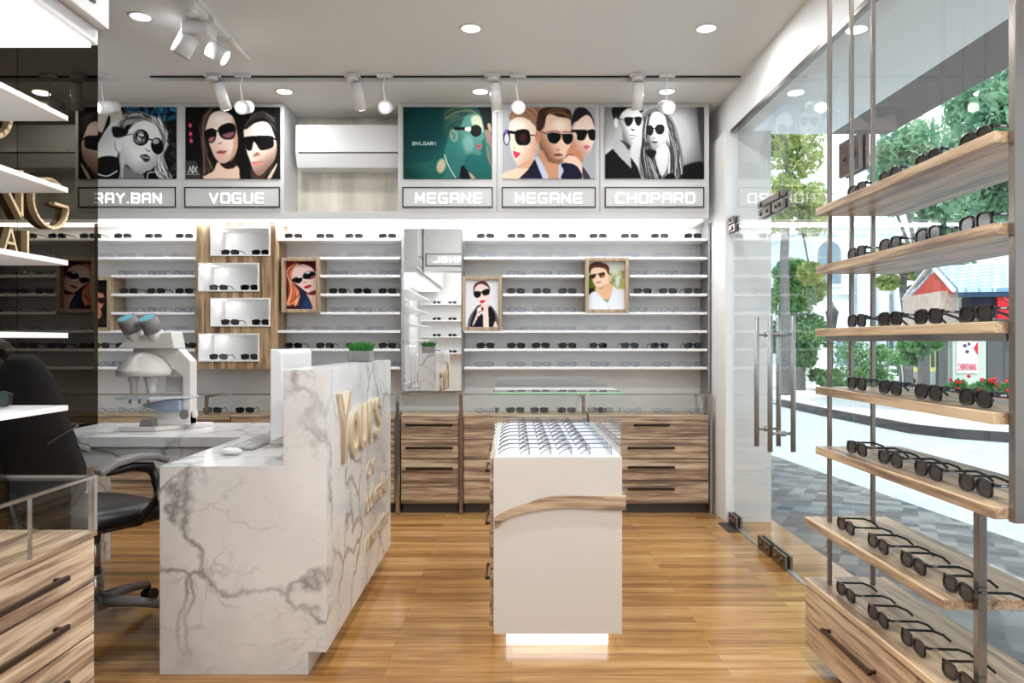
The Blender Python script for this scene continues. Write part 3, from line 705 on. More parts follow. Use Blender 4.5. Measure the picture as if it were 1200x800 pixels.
def P_darkhair():
    c=Canvas(100,585,80,745,6,(232,234,240))
    c.poly([(215,250),(230,150),(310,100),(400,110),(455,190),(462,270),(440,190),(330,140),(260,170)],(90,38,34),6)
    c.poly([(225,260),(260,170),(340,140),(430,190),(455,280),(440,380),(380,440),(320,430),(260,370)],(246,222,216),5)
    c.poly([(300,430),(420,430),(470,480),(470,600),(330,600)],(240,208,200),6)
    c.poly([(218,250),(270,240),(320,255),(318,310),(270,332),(228,310)],K,4); c.poly([(345,240),(400,212),(448,212),(452,270),(400,300),(355,290)],K,4); c.line([(310,256),(355,250)],16,K)
    c.poly([(310,385),(345,366),(390,375),(360,402),(330,408)],(206,24,44),4)
    c.poly([(130,745),(160,600),(240,490),(330,430),(300,560),(230,745)],(96,94,108),6); c.poly([(450,450),(540,520),(585,640),(585,745),(520,745)],(110,108,118),6)
    c.poly([(240,500),(300,440),(360,540),(370,745),(170,745)],(22,20,30),6); c.poly([(430,500),(470,460),(530,560),(540,700),(510,745),(440,745)],(18,16,24),6)
    c.poly([(270,480),(330,450),(400,440),(430,500),(440,745),(365,745),(350,570),(290,600),(215,720),(205,700),(260,560)],(246,222,214),5); c.ell(348,490,17,26,(110,14,30),4); c.ell(285,605,16,13,(120,20,36),4); c.poly([(540,660),(575,745),(510,745)],(246,222,214),5); c.line([(280,540),(340,520)],8,K)
    return c
def P_man():
    c=Canvas(125,585,120,780,6,(206,212,196)); c.grad((125,120),(125,600),(232,236,232),(150,166,110))
    c.speckle((400,585,260,500),[(170,180,110),(210,200,160),(130,150,90),(226,226,220)],70,34); c.poly([(125,330),(200,340),(220,540),(125,590)],(90,106,30),12); c.poly([(125,500),(200,480),(180,560),(125,590)],(30,30,26),10); c.ell(500,390,26,70,(226,230,232),16)
    c.poly([(130,240),(150,160),(240,125),(340,150),(390,200),(395,300),(370,290),(340,220),(230,200),(170,230),(150,290)],(74,40,32),6); c.strands([(150,180),(220,140),(300,150),(370,210)],[(170,220),(240,180),(310,190),(380,260)],[(130,76,56),(50,26,22)],24,9,5)
    c.poly([(160,270),(190,215),(320,210),(380,290),(400,320),(395,400),(360,440),(340,470),(280,490),(230,465),(190,400)],(250,216,190),6)
    c.poly([(180,420),(230,465),(290,470),(350,430),(340,480),(270,500),(215,470)],(176,120,92),10,op=.6)
    c.poly([(340,440),(420,430),(440,560),(370,640),(280,600),(220,520),(230,470),(290,500)],(236,186,150),6); c.ell(395,360,22,42,(240,190,164),5)
    c.poly([(152,310),(215,290),(222,320),(190,356),(158,345)],(50,36,24),5); c.poly([(262,285),(330,268),(340,300),(320,335),(280,335)],(60,36,20),5); c.line([(150,305),(335,275)],8,(50,34,26)); c.ell(310,318,20,14,(190,100,30),8)
    c.poly([(215,405),(255,395),(305,400),(260,415)],(196,110,110),5)
    c.poly([(125,600),(220,530),(300,610),(370,680),(420,560),(440,460),(500,500),(585,530),(585,780),(125,780)],(236,240,250),5); c.line([(300,620),(370,700),(390,780)],8,(196,204,222),6); c.line([(215,540),(290,620)],8,(206,212,228),6); c.line([(440,480),(410,610),(375,690)],8,(206,210,228),6)
    return c
def P_darkman():
    c=Canvas(-300,105,0,640,8,(12,10,10)); c.ell(-60,250,110,170,(196,130,100),20); c.poly([(-180,100),(-60,40),(60,110),(70,260),(30,180),(-120,170),(-170,240)],(16,10,10),8); c.poly([(-130,250),(60,240),(50,300),(10,320),(-40,290),(-90,320),(-130,300)],(40,8,8),6); c.poly([(-160,420),(0,400),(70,520),(80,640),(-260,640)],(30,24,26),8); c.poly([(-60,390),(0,400),(10,480),(-40,520)],(190,120,92),8); c.line([(-70,360),(-20,362)],10,(150,60,60)); return c

# stroke letters ------------------------------------------------------------------
GLY={'V':[[(0,1),(.5,0),(1,1)]],'O':[[(.14,0),(.86,0),(1,.16),(1,.84),(.86,1),(.14,1),(0,.84),(0,.16),(.14,0)]],
'G':[[(1,1),(.14,1),(0,.84),(0,.16),(.14,0),(1,0),(1,.48),(.55,.48)]],'U':[[(0,1),(0,.16),(.14,0),(.86,0),(1,.16),(1,1)]],
'E':[[(1,1),(.14,1),(0,.84),(0,.16),(.14,0),(1,0)],[(.12,.5),(.95,.5)]],'M':[[(0,0),(0,1),(.5,.3),(1,1),(1,0)]],
'A':[[(0,0),(0,.84),(.14,1),(.86,1),(1,.84),(1,0)],[(0,.42),(1,.42)]],'N':[[(0,0),(0,1),(1,0),(1,1)]],
'C':[[(1,1),(.14,1),(0,.84),(0,.16),(.14,0),(1,0)]],'H':[[(0,0),(0,1)],[(1,0),(1,1)],[(0,.5),(1,.5)]],
'P':[[(0,0),(0,1),(.86,1),(1,.84),(1,.56),(.86,.42),(0,.42)]],'R':[[(0,0),(0,1),(.86,1),(1,.84),(1,.6),(.86,.46),(0,.46)],[(.55,.46),(1,0)]],
'D':[[(0,0),(.84,0),(1,.18),(1,.82),(.84,1),(0,1),(0,0)]],'Y':[[(0,1),(.5,.5),(1,1)],[(.5,.5),(.5,0)]],'B':[[(0,0),(0,1),(.84,1),(1,.86),(1,.62),(.88,.5),(0,.5)],[(.88,.5),(1,.38),(1,.14),(.84,0),(0,0)]],
'L':[[(0,1),(0,0),(1,0)]],'.':[[(.0,0),(.12,0)]],'I':[[(.5,0),(.5,1)]]}
def stroke_print(c,ch,x,y,w,h,t,col):
    if ch=='A': g=[[(0,0),(.5,1),(1,0)],[(.2,.35),(.8,.35)]]
    else: g=GLY[ch]
    for pl in g:
        c.line([(x+p[0]*w,y+(1-p[1])*h) for p in pl],t,col,4,smooth=False)
def sign_text(parent,txt,x0,x1,z0,z1,y):
    m=MB(); n=sum(.25 if ch=='.' else 1 for ch in txt)+.28*(len(txt)-1)
    u=(x1-x0)/n; x=x0; t=(z1-z0)*.14
    for ch in txt:
        w=u*(.25 if ch=='.' else 1)
        for pl in GLY[ch]:
            P=[(x+t/2+p[0]*(w-t),z0+t/2+p[1]*(z1-z0-t)) for p in pl]
            for a,b in zip(P[:-1],P[1:]):
                if abs(a[0]-b[0])+abs(a[1]-b[1])<1e-6: continue
                m.bar((a[0],y,a[1]),(b[0],y,b[1]),.004,t,up=(0,0,1) if abs(a[0]-b[0])>1e-6 else (1,0,0),ext=t*.42)
        x+=w+.28*u
    m.build('lettering',LETTERW,parent)
def sign(px0,px1,txt,tx0,tx1,label):
    q=BY/850; X=lambda p:(p-600)*q; Z=lambda p:1.2-(p-400)*q
    x0,x1,z0,z1=X(px0),X(px1),Z(243.3),Z(219.3)
    t=thing('name_sign',((x0+x1)/2,BY,z0),label,'sign','name signs under the bulkhead portraits')
    MB().box(x0,x1,BY-.010,BY-.0008,z0,z1).build('sign_plate',PANEL,t)
    w=.0075; m=MB(); f=BY-.0145
    for b in ((x0,x1,z0,z0+w),(x0,x1,z1-w,z1),(x0,x0+w,z0+w,z1-w),(x1-w,x1,z0+w,z1-w)): m.box(b[0],b[1],f,BY-.0102,b[2],b[3])
    m.build('sign_border',BLACKLINE,t)
    sign_text(t,txt,X(tx0),X(tx1),Z(238.5),Z(226.5),BY-.0124)
def poster(px0,px1,cv,label):
    q=BY/850; X=lambda p:(p-600)*q; Z=lambda p:1.2-(p-400)*q
    x0,x1,z0,z1=X(px0),X(px1),Z(209.8),Z(125.8)
    t=thing('portrait_poster',((x0+x1)/2,BY,z0),label,'poster','portrait posters on the bulkhead')
    MB().box(x0,x1,BY-.008,BY-.0008,z0,z1).build('poster_board',BLACKLINE,t)
    cv.build('printed_photo',t,x0,x1,z0,z1,BY-.0085)
poster(96,207.2,P_blonde(),'black and white poster of a blonde woman in round sunglasses, blue patch above')
poster(217.8,328.6,P_couple_color(),'poster of a dark haired woman and man in sunglasses, pink lights at left')
poster(472.8,576.6,P_teal(),'teal poster of a woman in profile wearing sunglasses')
poster(588.8,697.8,P_trio(),'poster of two women and a bearded man in sunglasses on grey')
poster(709,824.8,P_bw(),'black and white poster of a man and long haired woman in sunglasses')
sign(95,207.2,'RAY.BAN',112,190,'outlined sign with dotted white lettering under the blonde woman poster')
sign(216.8,328.6,'VOGUE',246,310,'outlined sign with white lettering under the man and woman poster with pink lights')
sign(471.8,577.6,'MEGANE',487,565,'outlined sign with white lettering under the teal poster')
sign(588,698,'MEGANE',603.5,682,'outlined sign with white lettering under the trio poster')
sign(708.6,824.8,'CHOPARD',721,814,'outlined sign with white lettering under the black and white couple poster')

# framed portraits (deep wooden boxes on the shelf wall)
def framebox(px0,px1,py0,py1,cv,label,wood,inner,YF=5.145,w=.026,rec=.06):
    q=YF/850; X=lambda p:(p-600)*q; Z=lambda p:1.2-(p-400)*q
    x0,x1,z0,z1=X(px0),X(px1),Z(py1),Z(py0)
    t=thing('framed_portrait',((x0+x1)/2,5.3,z0),label,'framed picture','framed portraits on the shelf wall')
    m=MB(); y1=5.357
    m.box(x0,x1,YF,y1,z1-w,z1).box(x0,x1,YF,y1,z0,z0+w).box(x0,x0+w,YF,y1,z0+w,z1-w).box(x1-w,x1,YF,y1,z0+w,z1-w)
    m.box(x0+w,x1-w,YF+rec+.004,YF+rec+.02,z0+w,z1-w)
    m.build('frame_box',wood,t,.0015)
    cv.build('printed_photo',t,x0+w,x1-w,z0+w,z1-w,YF+rec+.003)
framebox(329.5,374,301.5,366,P_redhair(),'wood framed portrait of a red haired woman in sunglasses',OAK,None,rec=.045,w=.024)
framebox(541.5,588,323.5,387,P_darkhair(),'wood framed portrait of a woman in black with hand at her chin',OAK,None,rec=.02,w=.024)
framebox(686,737,301.5,366.3,P_man(),'wood framed portrait of a man in aviators and white shirt',OAK,None,rec=.05,w=.024)
framebox(85,129,324,387.5,P_darkman(),'wood framed dark portrait behind the microscope, mostly hidden by the dark mirror',OAK,None,rec=.02,w=.024)
# ------------------------------------------------------------------ eyewear
def lens_pts(cx,rx,ry,cz,n=20,e=2.8,sc_=1.0,drop=0):
    out=[]
    for i in range(n):
        t=2*PI*i/n; c_,s_=math.cos(t),math.sin(t)
        x=math.copysign(abs(c_)**(2/e),c_)*rx*sc_; z=math.copysign(abs(s_)**(2/e),s_)*ry*sc_
        out.append((cx+x,cz+z+drop*(1 if cx<0 else -1)*x))
    return out
def ring(m,cx,rx,ry,cz,rim,dep,n=20,y0=0,drop=0):
    a=lens_pts(cx,rx,ry,cz,n,drop=drop); b=lens_pts(cx,rx-rim,ry-rim,cz,n,drop=drop)
    vs=[(p[0],y0-dep/2,p[1]) for p in a]+[(p[0],y0-dep/2,p[1]) for p in b]+[(p[0],y0+dep/2,p[1]) for p in a]+[(p[0],y0+dep/2,p[1]) for p in b]
    fs=[]
    for i in range(n):
        j=(i+1)%n; fs+= [(i,j,n+j,n+i),(2*n+i,3*n+i,3*n+j,2*n+j),(i,2*n+i,2*n+j,j),(n+i,n+j,3*n+j,3*n+i)]
    m.add(vs,fs,True)
def lensdisc(m,cx,rx,ry,cz,y=0,n=20,drop=0):
    p=lens_pts(cx,rx,ry,cz,n,drop=drop); m.add([(q[0],y,q[1]) for q in p],[tuple(range(n))])
    m.add([(q[0],y+.0015,q[1]) for q in p],[tuple(range(n))[::-1]])
HW=.066
def temple_mesh(m,sx,w,h,th,L=.14,drop=True):
    x=sx*HW; z=.033
    m.bar((x-sx*.004,-.001,z),(x,.012,z),w,h)
    m.bar((x,.010,z),(x-sx*.001,L*.66,z-.002),w,h)
    m.bar((x-sx*.001,L*.65,z-.002),(x-sx*.004,L*.86,z-.013),w,h,ext=.0015)
    m.bar((x-sx*.004,L*.86,z-.013),(x-sx*.006,L,.003 if drop else z-.02),w,h,ext=.001)
def whole(name,rim,dep,tw,th,mats,rx=.0295,ry=.0205,tilt=0):
    m=MB(); cz=ry+.001
    for sx in (-1,1):
        m.mat=0
        if rim>0: ring(m,sx*.034,rx,ry,cz,rim,dep,drop=.06)
        temple_mesh(m,sx,tw,th,th)
        m.mat=1; lensdisc(m,sx*.034,rx-rim*.5,ry-rim*.5,cz,drop=.06)
    m.mat=0; m.bar((-.007,0,cz+.008),(.007,0,cz+.008),dep,max(th,.003))
    m.bar((-.063,0,cz+.010),(-.066,0,cz+.012),dep,th); m.bar((.063,0,cz+.010),(.066,0,cz+.012),dep,th)
    return m.mesh(name,mats)
SUN=whole('sunglasses',.0045,.005,.003,.006,[FRAMEB,LENSD])
CLR=whole('eyeglasses',.0022,.003,.0018,.0025,[THIN,LENSC],ry=.016)
FNT=whole('eyeglasses',.0012,.002,.0012,.0016,[FAINT,LENSC],ry=.015)
ISL=whole('eyeglasses',.0016,.003,.0018,.0026,[mat('island_frame_metal',(120,124,150),.25,.4),glassmat('blue_tint_lens',(.80,.83,.93),1.5)],ry=.017)
# dark temple tips for the island glasses are a second slot of the same mesh
ISL.materials.append(BLACK)
for v in ISL.vertices: v.co*=.88
for p in ISL.polygons:
    if p.center.y>.055: p.material_index=2
def put(me,name,x,y,z,label,group,rz=0,cat='glasses'):
    o=bpy.data.objects.new(name,me); C.objects.link(o); o.location=(x,y,z+.0006); o.rotation_euler=(0,0,rz)
    tag(o,label,cat,group); return o
def row(px_list,k,kind,sec,YG=5.20):
    me,nm,ds={'s':(SUN,'sunglasses','black sunglasses'),'c':(CLR,'eyeglasses','thin clear eyeglasses'),'f':(FNT,'eyeglasses','pale wire eyeglasses')}[kind]
    q=YG/850; n=len(px_list)
    sd={'R':'right of the mirror','M':'left of the mirror','L':'behind the microscope'}[sec]
    for i,px in enumerate(px_list):
        put(me,nm,(px-600)*q,YG,SZ[k],f'{ds} {sd}, {ORD[k]} shelf down, {ORD[i]} from left',f'{"black sunglasses" if kind=="s" else "clear eyeglasses"} on the back wall shelves',rz=random.uniform(-.08,.08))
R8=[569,605,633.7,665,701,738,773,812]
row(R8,0,'s','R'); row([571,606,636,666,701,739,776,812],1,'f','R')
row([605,636,665,748,784,813],2,'c','R'); row([604.5,635,665,753,782.5,812],3,'s','R'); row([605,636,665,748,784,813],4,'c','R')
row([601,620,643,665,701,740,776,812],5,'f','R'); row(R8,6,'s','R'); row([568,604,635,665,703,739,776,812],7,'c','R')
M4=[344,381,415,454]
row(M4,0,'s','M'); row([385,418,446],1,'f','M'); row([397,426,455],2,'c','M'); row([396,425,454],3,'s','M'); row([397,426,455],4,'c','M')
row([344,375,405,440],5,'f','M'); row(M4,6,'s','M'); row([459],7,'c','M')
row([108,144,180,216],0,'s','L'); row([122,148,180,211],1,'f','L'); row([150,184,215],2,'c','L'); row([151,183,216],3,'s','L'); row([150,184,215],4,'c','L')
row([150,185,212],5,'f','L'); row([118,146,220],6,'s','L'); row([125,142],7,'c','L')
# in the niches
nd=['top','second','third','lowest']
for k,(a,b,z) in enumerate(NICHES):
    for i,(u,w) in enumerate(((.27,'left'),(.79,'right'))):
        put(SUN,'sunglasses',a+(b-a)*u,5.16,z,f'black sunglasses at the {w} in the {nd[k]} niche of the wood panel','sunglasses in the wood panel niches',rz=random.uniform(-.06,.06))
# in the glass trays on the cabinets
for i,(px,kd) in enumerate([(249,'s'),(287,'s'),(568,'c'),(604,'s'),(632,'s'),(664,'s'),(700,'s'),(741,'c'),(776,'c'),(816,'c')]):
    me=SUN if kd=='s' else CLR
    where='right of the microscope' if px<300 else ('seen through the island case' if 575<px<728 else ('left of the island case' if px<575 else 'in the right end cabinet tray'))
    put(me,'sunglasses' if kd=='s' else 'eyeglasses',(px-600)*5.16/850,5.16,.690,f'{"black sunglasses" if kd=="s" else "clear eyeglasses"} in the back tray {where}, {ORD[i]} in row','glasses in the back glass trays',rz=random.uniform(-.1,.1))
for i in range(4):
    put(CLR,'eyeglasses',(124+i*25-600)*5.17/850,5.17,.690,f'small eyeglasses in the glass tray behind the microscope, {ORD[i]} from left','glasses in the tray behind the microscope',rz=.1)

# ------------------------------------------------------------------ right display rack
def rack():
    X0,X1=1.10,1.405
    def board(ya,yb,z,label,x0=X0):
        o=MB().box(x0,X1,ya,yb,z-.027,z).build('display_shelf',SHELFWOOD,None,.0015)
        tag(o,label,'shelf','walnut boards of the window display rack'); return o
    zs=[1.681,1.471,1.246,1.037,.821]
    lb=['topmost walnut shelf of the window rack','second walnut shelf from top of the window rack','third walnut shelf of the window rack, at eye level','fourth walnut shelf of the window rack, below eye level','fifth walnut shelf of the window rack, lowest on the hanging frame']
    for z,l in zip(zs,lb): board(1.655,2.63,z,l)
    low=board(1.85,2.73,.542,'lowest walnut shelf of the window rack, above the drawer chest')
    # hanging frame and posts
    def post(x,y,z0,z1,w,label):
        o=MB().box(x-w/2,x+w/2,y-w/2,y+w/2,z0,z1).build('rack_post',RACKPOST,None,.0015); tag(o,label,'post','polished posts of the window rack')
    post(1.158,2.645,.314,2.878,.014,'thin polished post at the far end of the window rack, front one')
    post(1.316,2.645,.314,2.878,.014,'thin polished post at the far end of the window rack, nearest the glass')
    post(1.238,2.645,1.06,2.878,.014,'thin polished post in the middle of the rack far end, stopping above the lower shelf')
    post(1.142,1.642,.79,2.878,.022,'thick polished post hanging from ceiling at the near end of the window rack')
    post(1.185,1.836,.3145,.793,.022,'polished short post standing on the drawer chest, near end')
    for x in (1.138,1.35):
        o=MB().box(x-.008,x+.008,1.66,2.62,1.246-.045,1.2185).build('shelf_rail',CHROME); tag(o,'polished rail under the eye level rack shelf, '+('front one' if x<1.2 else 'nearest the glass'),'rail','rails under the eye level shelf')
    # drawer chest
    t=thing('drawer_chest',(1.25,2.0,0),'low striped wood drawer chest under the window rack','drawer chest')
    zt=.3135
    MB().box(X0+.02,X1,1.2,2.72,.06,zt-.022).box(X0-.002,X1,1.2,2.735,zt-.021,zt).build('body',SHELFWOOD,t,.0015)
    MB().box(X0+.05,X1-.02,1.2,2.6,.045,.059).build('plinth',KICK,t)
    for y in (2.57,1.3):
        for x in (1.17,1.36): MB().box(x-.012,x+.012,y-.012,y+.012,0,.06).build('leg',CHROME,t)
    for a,b,ha,hb in ((1.97,2.72,2.18,2.52),(1.21,1.963,1.4,1.75)):
        d=MB().box(X0,X0+.019,a,b,.063,zt-.026).build('drawer',WOODY,t,.0015)
        m=MB().bar((X0-.024,ha,.20),(X0-.024,hb,.20),.012,.01)
        for y in (ha+.015,hb-.015): m.box(X0-.024,X0-.001,y-.006,y+.006,.195,.205)
        m.build('handle',BLACKHANDLE,d)
    # sunglasses with parts
    def make():
        r=bpy.data.objects.new('sunglasses',None); r.empty_display_size=.02; C.objects.link(r)
        cz=.0225; m=MB()
        for sx in (-1,1): ring(m,sx*.034,.030,.0215,cz,.0045,.006,28,drop=.07)
        m.bar((-.008,0,cz+.008),(.008,0,cz+.008),.006,.006,ext=.002)
        for sx in (-1,1): m.bar((sx*.060,.001,cz+.012),(sx*.068,.004,cz+.013),.006,.009)
        m.build('frame',FRAMEB,r)
        for sx in (-1,1):
            m=MB(); lensdisc(m,sx*.034,.0275,.019,cz,-.0005,24,drop=.07); m.build('lens',RACKLENS,r)
            m=MB(); m.mat=0; temple_mesh(m,sx,.0035,.0065,.004); m.mat=1; m.box(sx*.0664,sx*.0685,.018,.032,.0315,.0345)
            m.build('temple',[FRAMEB,CHROME],r)
        return r
    proto=make(); first=True
    YU=[2.41,2.197,1.995,1.79]; YL=[2.49,2.27,2.07,1.86]
    rows=[(zs[0],YU,'topmost'),(zs[1],YU,'second'),(zs[2],YU,'third'),(zs[3],YU,'fourth'),(zs[4],YU,'fifth'),(.542,YL,'lowest'),(zt,YL,'chest top')]
    for z,ys,nm in rows:
        for i,y in enumerate(ys):
            o=proto if first else copy_tree(proto); first=False
            o.location=(1.15,y+.01,z+.0008); o.rotation_euler=(0,0,-PI/2+random.uniform(-.03,.03))
            wh=['farthest','second farthest','second nearest','nearest'][i]
            tag(o,f'black sunglasses {wh} of the four on '+('the wooden drawer chest' if nm=='chest top' else f'the {nm} window rack shelf'),'sunglasses','sunglasses on the window rack')
RACKLENS=mat('dark_brown_lens',(52,45,40),.15,0,.5)
rack()

# ------------------------------------------------------------------ island display case
def island():
    x0,x1,y0,y1=-.072,.430,2.83,4.03
    t=thing('display_island',((x0+x1)/2,3.4,0),'white island display counter with wood ribbon, glass top and glowing base','display counter')
    MB().box(x0,x1,y0,y1,.058,.749).build('body',mat('island_lacquer',(212,207,202),.25),t,.002)
    MB().box(x0+.006,x1-.006,y0+.006,y1-.006,.7495,.751).build('display_bed',SHELFW,t)
    MB().box(x0+.05,x1-.05,y0+.045,y1-.05,0,.058).build('glowing_base',emit('base_glow',(255,252,246),2.6),t)
    g=.004; m=MB()
    m.box(x0+.002,x1-.002,y0+.001,y0+.001+g,.752,.996).box(x0+.002,x1-.002,y1-.005,y1-.001,.752,.996)
    m.box(x0+.001,x0+.005,y0+.006,y1-.006,.752,.996).box(x1-.005,x1-.001,y0+.006,y1-.006,.752,.996)
    m.box(x0,x1,y0,y1,.9965,1.003); m.build('glass_case',CASEGLASS,t)
    m=MB(); 
    m.box(x0,x1,y0-.0015,y0-.0002,.9965,1.003).box(x0-.0015,x0-.0002,y0,y1,.9965,1.003).box(x1+.0002,x1+.0015,y0,y1,.9965,1.003).box(x0,x1,y1+.0002,y1+.0015,.9965,1.003)
    m.build('glass_edge',EDGE,t)
    # wood ribbon: rises in a curve from the left edge, wraps the right corner
    q=y0/850; X=lambda p:(p-600)*q; Z=lambda p:1.2-(p-400)*q
    top=[(579.5,607),(586,601),(600,594.5),(616,589),(634,583.5),(646,581),(660,580),(733,580)]
    bot=[(733,597),(668,594),(650,594),(632,596.5),(612,600.5),(597,604.5),(589,610),(583,617),(579.5,618)]
    P=[(X(a),Z(b)) for a,b in top+bot]
    MB().prism(P,'y',y0-.014,y0-.0005).box(X(729.8),X(733),y0-.002,y1-.02,Z(597),Z(580)).build('wood_ribbon',WOODX,t,.001)
    # drawers on the left side
    for k,(a,b) in enumerate(((.075,.30),(.305,.53),(.535,.74))):
        for j,(ya,yb) in enumerate(((2.86,3.42),(3.43,4.0))):
            d=MB().box(x0-.016,x0-.0005,ya,yb,a,b).build('drawer',WOODY,t,.001)
            zz=(a+b)/2+.02; m=MB().bar((x0-.036,ya+.18,zz),(x0-.036,yb-.18,zz),.008,.012)
            for yy in (ya+.19,yb-.19): m.box(x0-.036,x0-.016,yy-.005,yy+.005,zz-.005,zz+.005)
            m.build('handle',BLACKHANDLE,d)
    for c,x in enumerate((.068,.154,.236,.309,.394)):
        for r in range(9):
            put(ISL,'eyeglasses',x,2.925+r*.1295,.7515,f'thin eyeglasses in the island case, {ORD[c]} column from left, {ORD[r]} row back','eyeglasses laid out in the island case',rz=PI/2)
island()
# ------------------------------------------------------------------ text helper
def text_mesh(name,s,size,ext,M,mt,parent=None,sx=1,shear=0,space=1,bev=0,fit=None):
    cu=bpy.data.curves.new('tmp','FONT'); cu.body=s; cu.size=size; cu.extrude=ext; cu.shear=shear; cu.space_character=space; cu.bevel_depth=bev
    to=bpy.data.objects.new('tmp',cu); C.objects.link(to); dg=bpy.context.evaluated_depsgraph_get()
    me=bpy.data.meshes.new_from_object(to.evaluated_get(dg)); bpy.data.objects.remove(to)
    if fit:
        xs=[v.co.x for v in me.vertices]; ys=[v.co.y for v in me.vertices]; w=max(xs)-min(xs); h=max(ys)-min(ys)
        for v in me.vertices: v.co.x=(v.co.x-min(xs))/w*fit[0]; v.co.y=(v.co.y-min(ys))/h*fit[1]
    off=parent_loc(parent)
    me.transform(Matrix.Translation(-off)@M@Matrix.Scale(sx,4,(1,0,0))); me.materials.clear(); me.materials.append(mt)
    return link(name,me,parent)
def planeX(x,y,z):   # text frame on a wall facing +X, reading along +Y
    return Matrix(((0,0,1,x),(1,0,0,y),(0,1,0,z),(0,0,0,1)))

# ------------------------------------------------------------------ reception desk
def desk():
    t=thing('reception_desk',(-.97,3.3,0),'white veined marble reception desk with tall front and tan lettering','reception desk')
    m=MB()
    m.box(-1.27,-.8245,2.615,2.66,0,.75)                      # end panel, low side
    m.box(-.8245,-.67,2.615,4.0,.0803,1.098)                  # tall counter wall
    m.box(-.8245,-.735,2.6151,2.70,0,.0803).box(-.8245,-.735,2.70,3.97,0,.0803)
    m.box(-1.27,-.8245,2.66,4.02,.71,.75)                     # low top
    m.box(-1.27,-1.235,2.66,3.38,0,.71)                       # knee side
    m.build('counter',MARBLE,t)
    m=MB().box(-2.262,-1.2702,3.41,4.02,.705,.75).box(-2.262,-2.225,3.411,4.02,0,.705).box(-2.225,-1.2702,3.43,3.46,.606,.705)
    m.build('side_return',MARBLE,t)
    x=-.669
    text_mesh('lettering','Yo',.5,.012,planeX(x,2.76,.715),CAMEL,t,bev=.003,fit=(.36,.285))
    text_mesh('lettering','urs',.5,.012,planeX(x,3.14,.725),CAMEL,t,bev=.003,fit=(.50,.20))
    text_mesh('lettering','or',.1,.003,planeX(x,3.34,.565),CAMEL,t,fit=(.22,.07))
    text_mesh('lettering','lool maller',.1,.003,planeX(x,3.30,.40),CAMEL,t,fit=(.62,.12))
    text_mesh('lettering','junior doted',.1,.003,planeX(x,3.30,.20),CAMEL,t,fit=(.62,.13))
desk()
# monitor, keyboard, mouse
t=thing('computer_monitor',(-.98,3.25,.7505),'white computer monitor seen end-on behind the tall marble counter','monitor')
m=MB(); m.prism([(-1.018,.777),(-.966,.80),(-.966,1.15),(-.985,1.168),(-1.018,1.168)],'y',3.05,3.50); m.build('housing',GLOSSW,t,.006,3)
MB().box(-1.0196,-1.0182,3.07,3.48,.83,1.155).build('screen',BLACK,t)
MB().box(-1.012,-.988,3.08,3.47,1.1682,1.1696).build('top_vent',BLACK,t)
MB().box(-1.0,-.975,3.22,3.33,.758,.79).box(-1.06,-.90,3.16,3.39,.7508,.758).build('stand',GLOSSW,t,.002)
R=Matrix.Translation((-1.128,3.21,.7505))@Matrix.Rotation(math.radians(90),4,'Z')
t=thing('keyboard',(-1.128,3.21,.7505),'slim white keyboard on the desk below the monitor','keyboard')
m=MB(); m.add([R@Vector(v) for v in [(-.215,-.06,0),(.215,-.06,0),(-.215,.06,0),(.215,.06,0),(-.215,-.06,.006),(.215,-.06,.006),(-.215,.06,.014),(.215,.06,.014)]],[(0,2,3,1),(4,5,7,6),(0,1,5,4),(2,6,7,3),(0,4,6,2),(1,3,7,5)])
m.build('base',STEEL,t,.001)
m=MB()
for r in range(5):
    for c in range(14):
        y=-.05+r*.0205; z=.0075+.008*(y+.06)/.12; x=-.205+c*.0293
        m.box(x,x+.026,y,y+.0175,z,z+.003,R)
m.build('keys',GLOSSW,t)
m=MB(); m.sphere((-1.115,2.88,.7655),1,24,14,(.046,.03,.0145),Matrix.Rotation(math.radians(-8),4,'Z')); 
o=m.build('computer_mouse',GLOSSW); tag(o,'white computer mouse on the marble desk corner','mouse')
# plant
t=thing('potted_grass',(-.768,3.70,1.0985),'small green grass plant in a ribbed grey concrete pot','plant')
m=MB(); n=48
prof=[]
pts=[]
m.box(-.828,-.712,3.645,3.755,1.099,1.153); m.build('pot',noisy('pot_concrete',[(112,110,108),(140,138,136)],30,.8),t,.004)
m=MB()
for i in range(6): 
    x=-.828+.0195*i+.004
    m.box(x,x+.0095,3.6425,3.6452,1.101,1.152)
m.build('pot_rib',mat('pot_rib_grey',(126,124,121),.8),t)
m=MB()
for i in range(420):
    a=random.uniform(0,2*PI); r=.055*math.sqrt(random.random()); bx,by=-.77+r*math.cos(a),3.70+r*math.sin(a)*.9
    h=random.uniform(.035,.062)*(1.1-r*6); lx,ly=(r*math.cos(a))*.5+random.uniform(-.008,.008),(r*math.sin(a))*.5+random.uniform(-.008,.008)
    w=.0022; d=random.uniform(0,PI); wx,wy=w*math.cos(d),w*math.sin(d)
    m.add([(bx-wx,by-wy,1.15),(bx+wx,by+wy,1.15),(bx+lx*.5+wx*.7,by+ly*.5+wy*.7,1.15+h*.6),(bx+lx*.5-wx*.7,by+ly*.5-wy*.7,1.15+h*.6),(bx+lx,by+ly,1.15+h)],[(0,1,2,3),(3,2,4)])
m.build('grass_blades',mat('bright_grass',(58,130,52),.6),t)

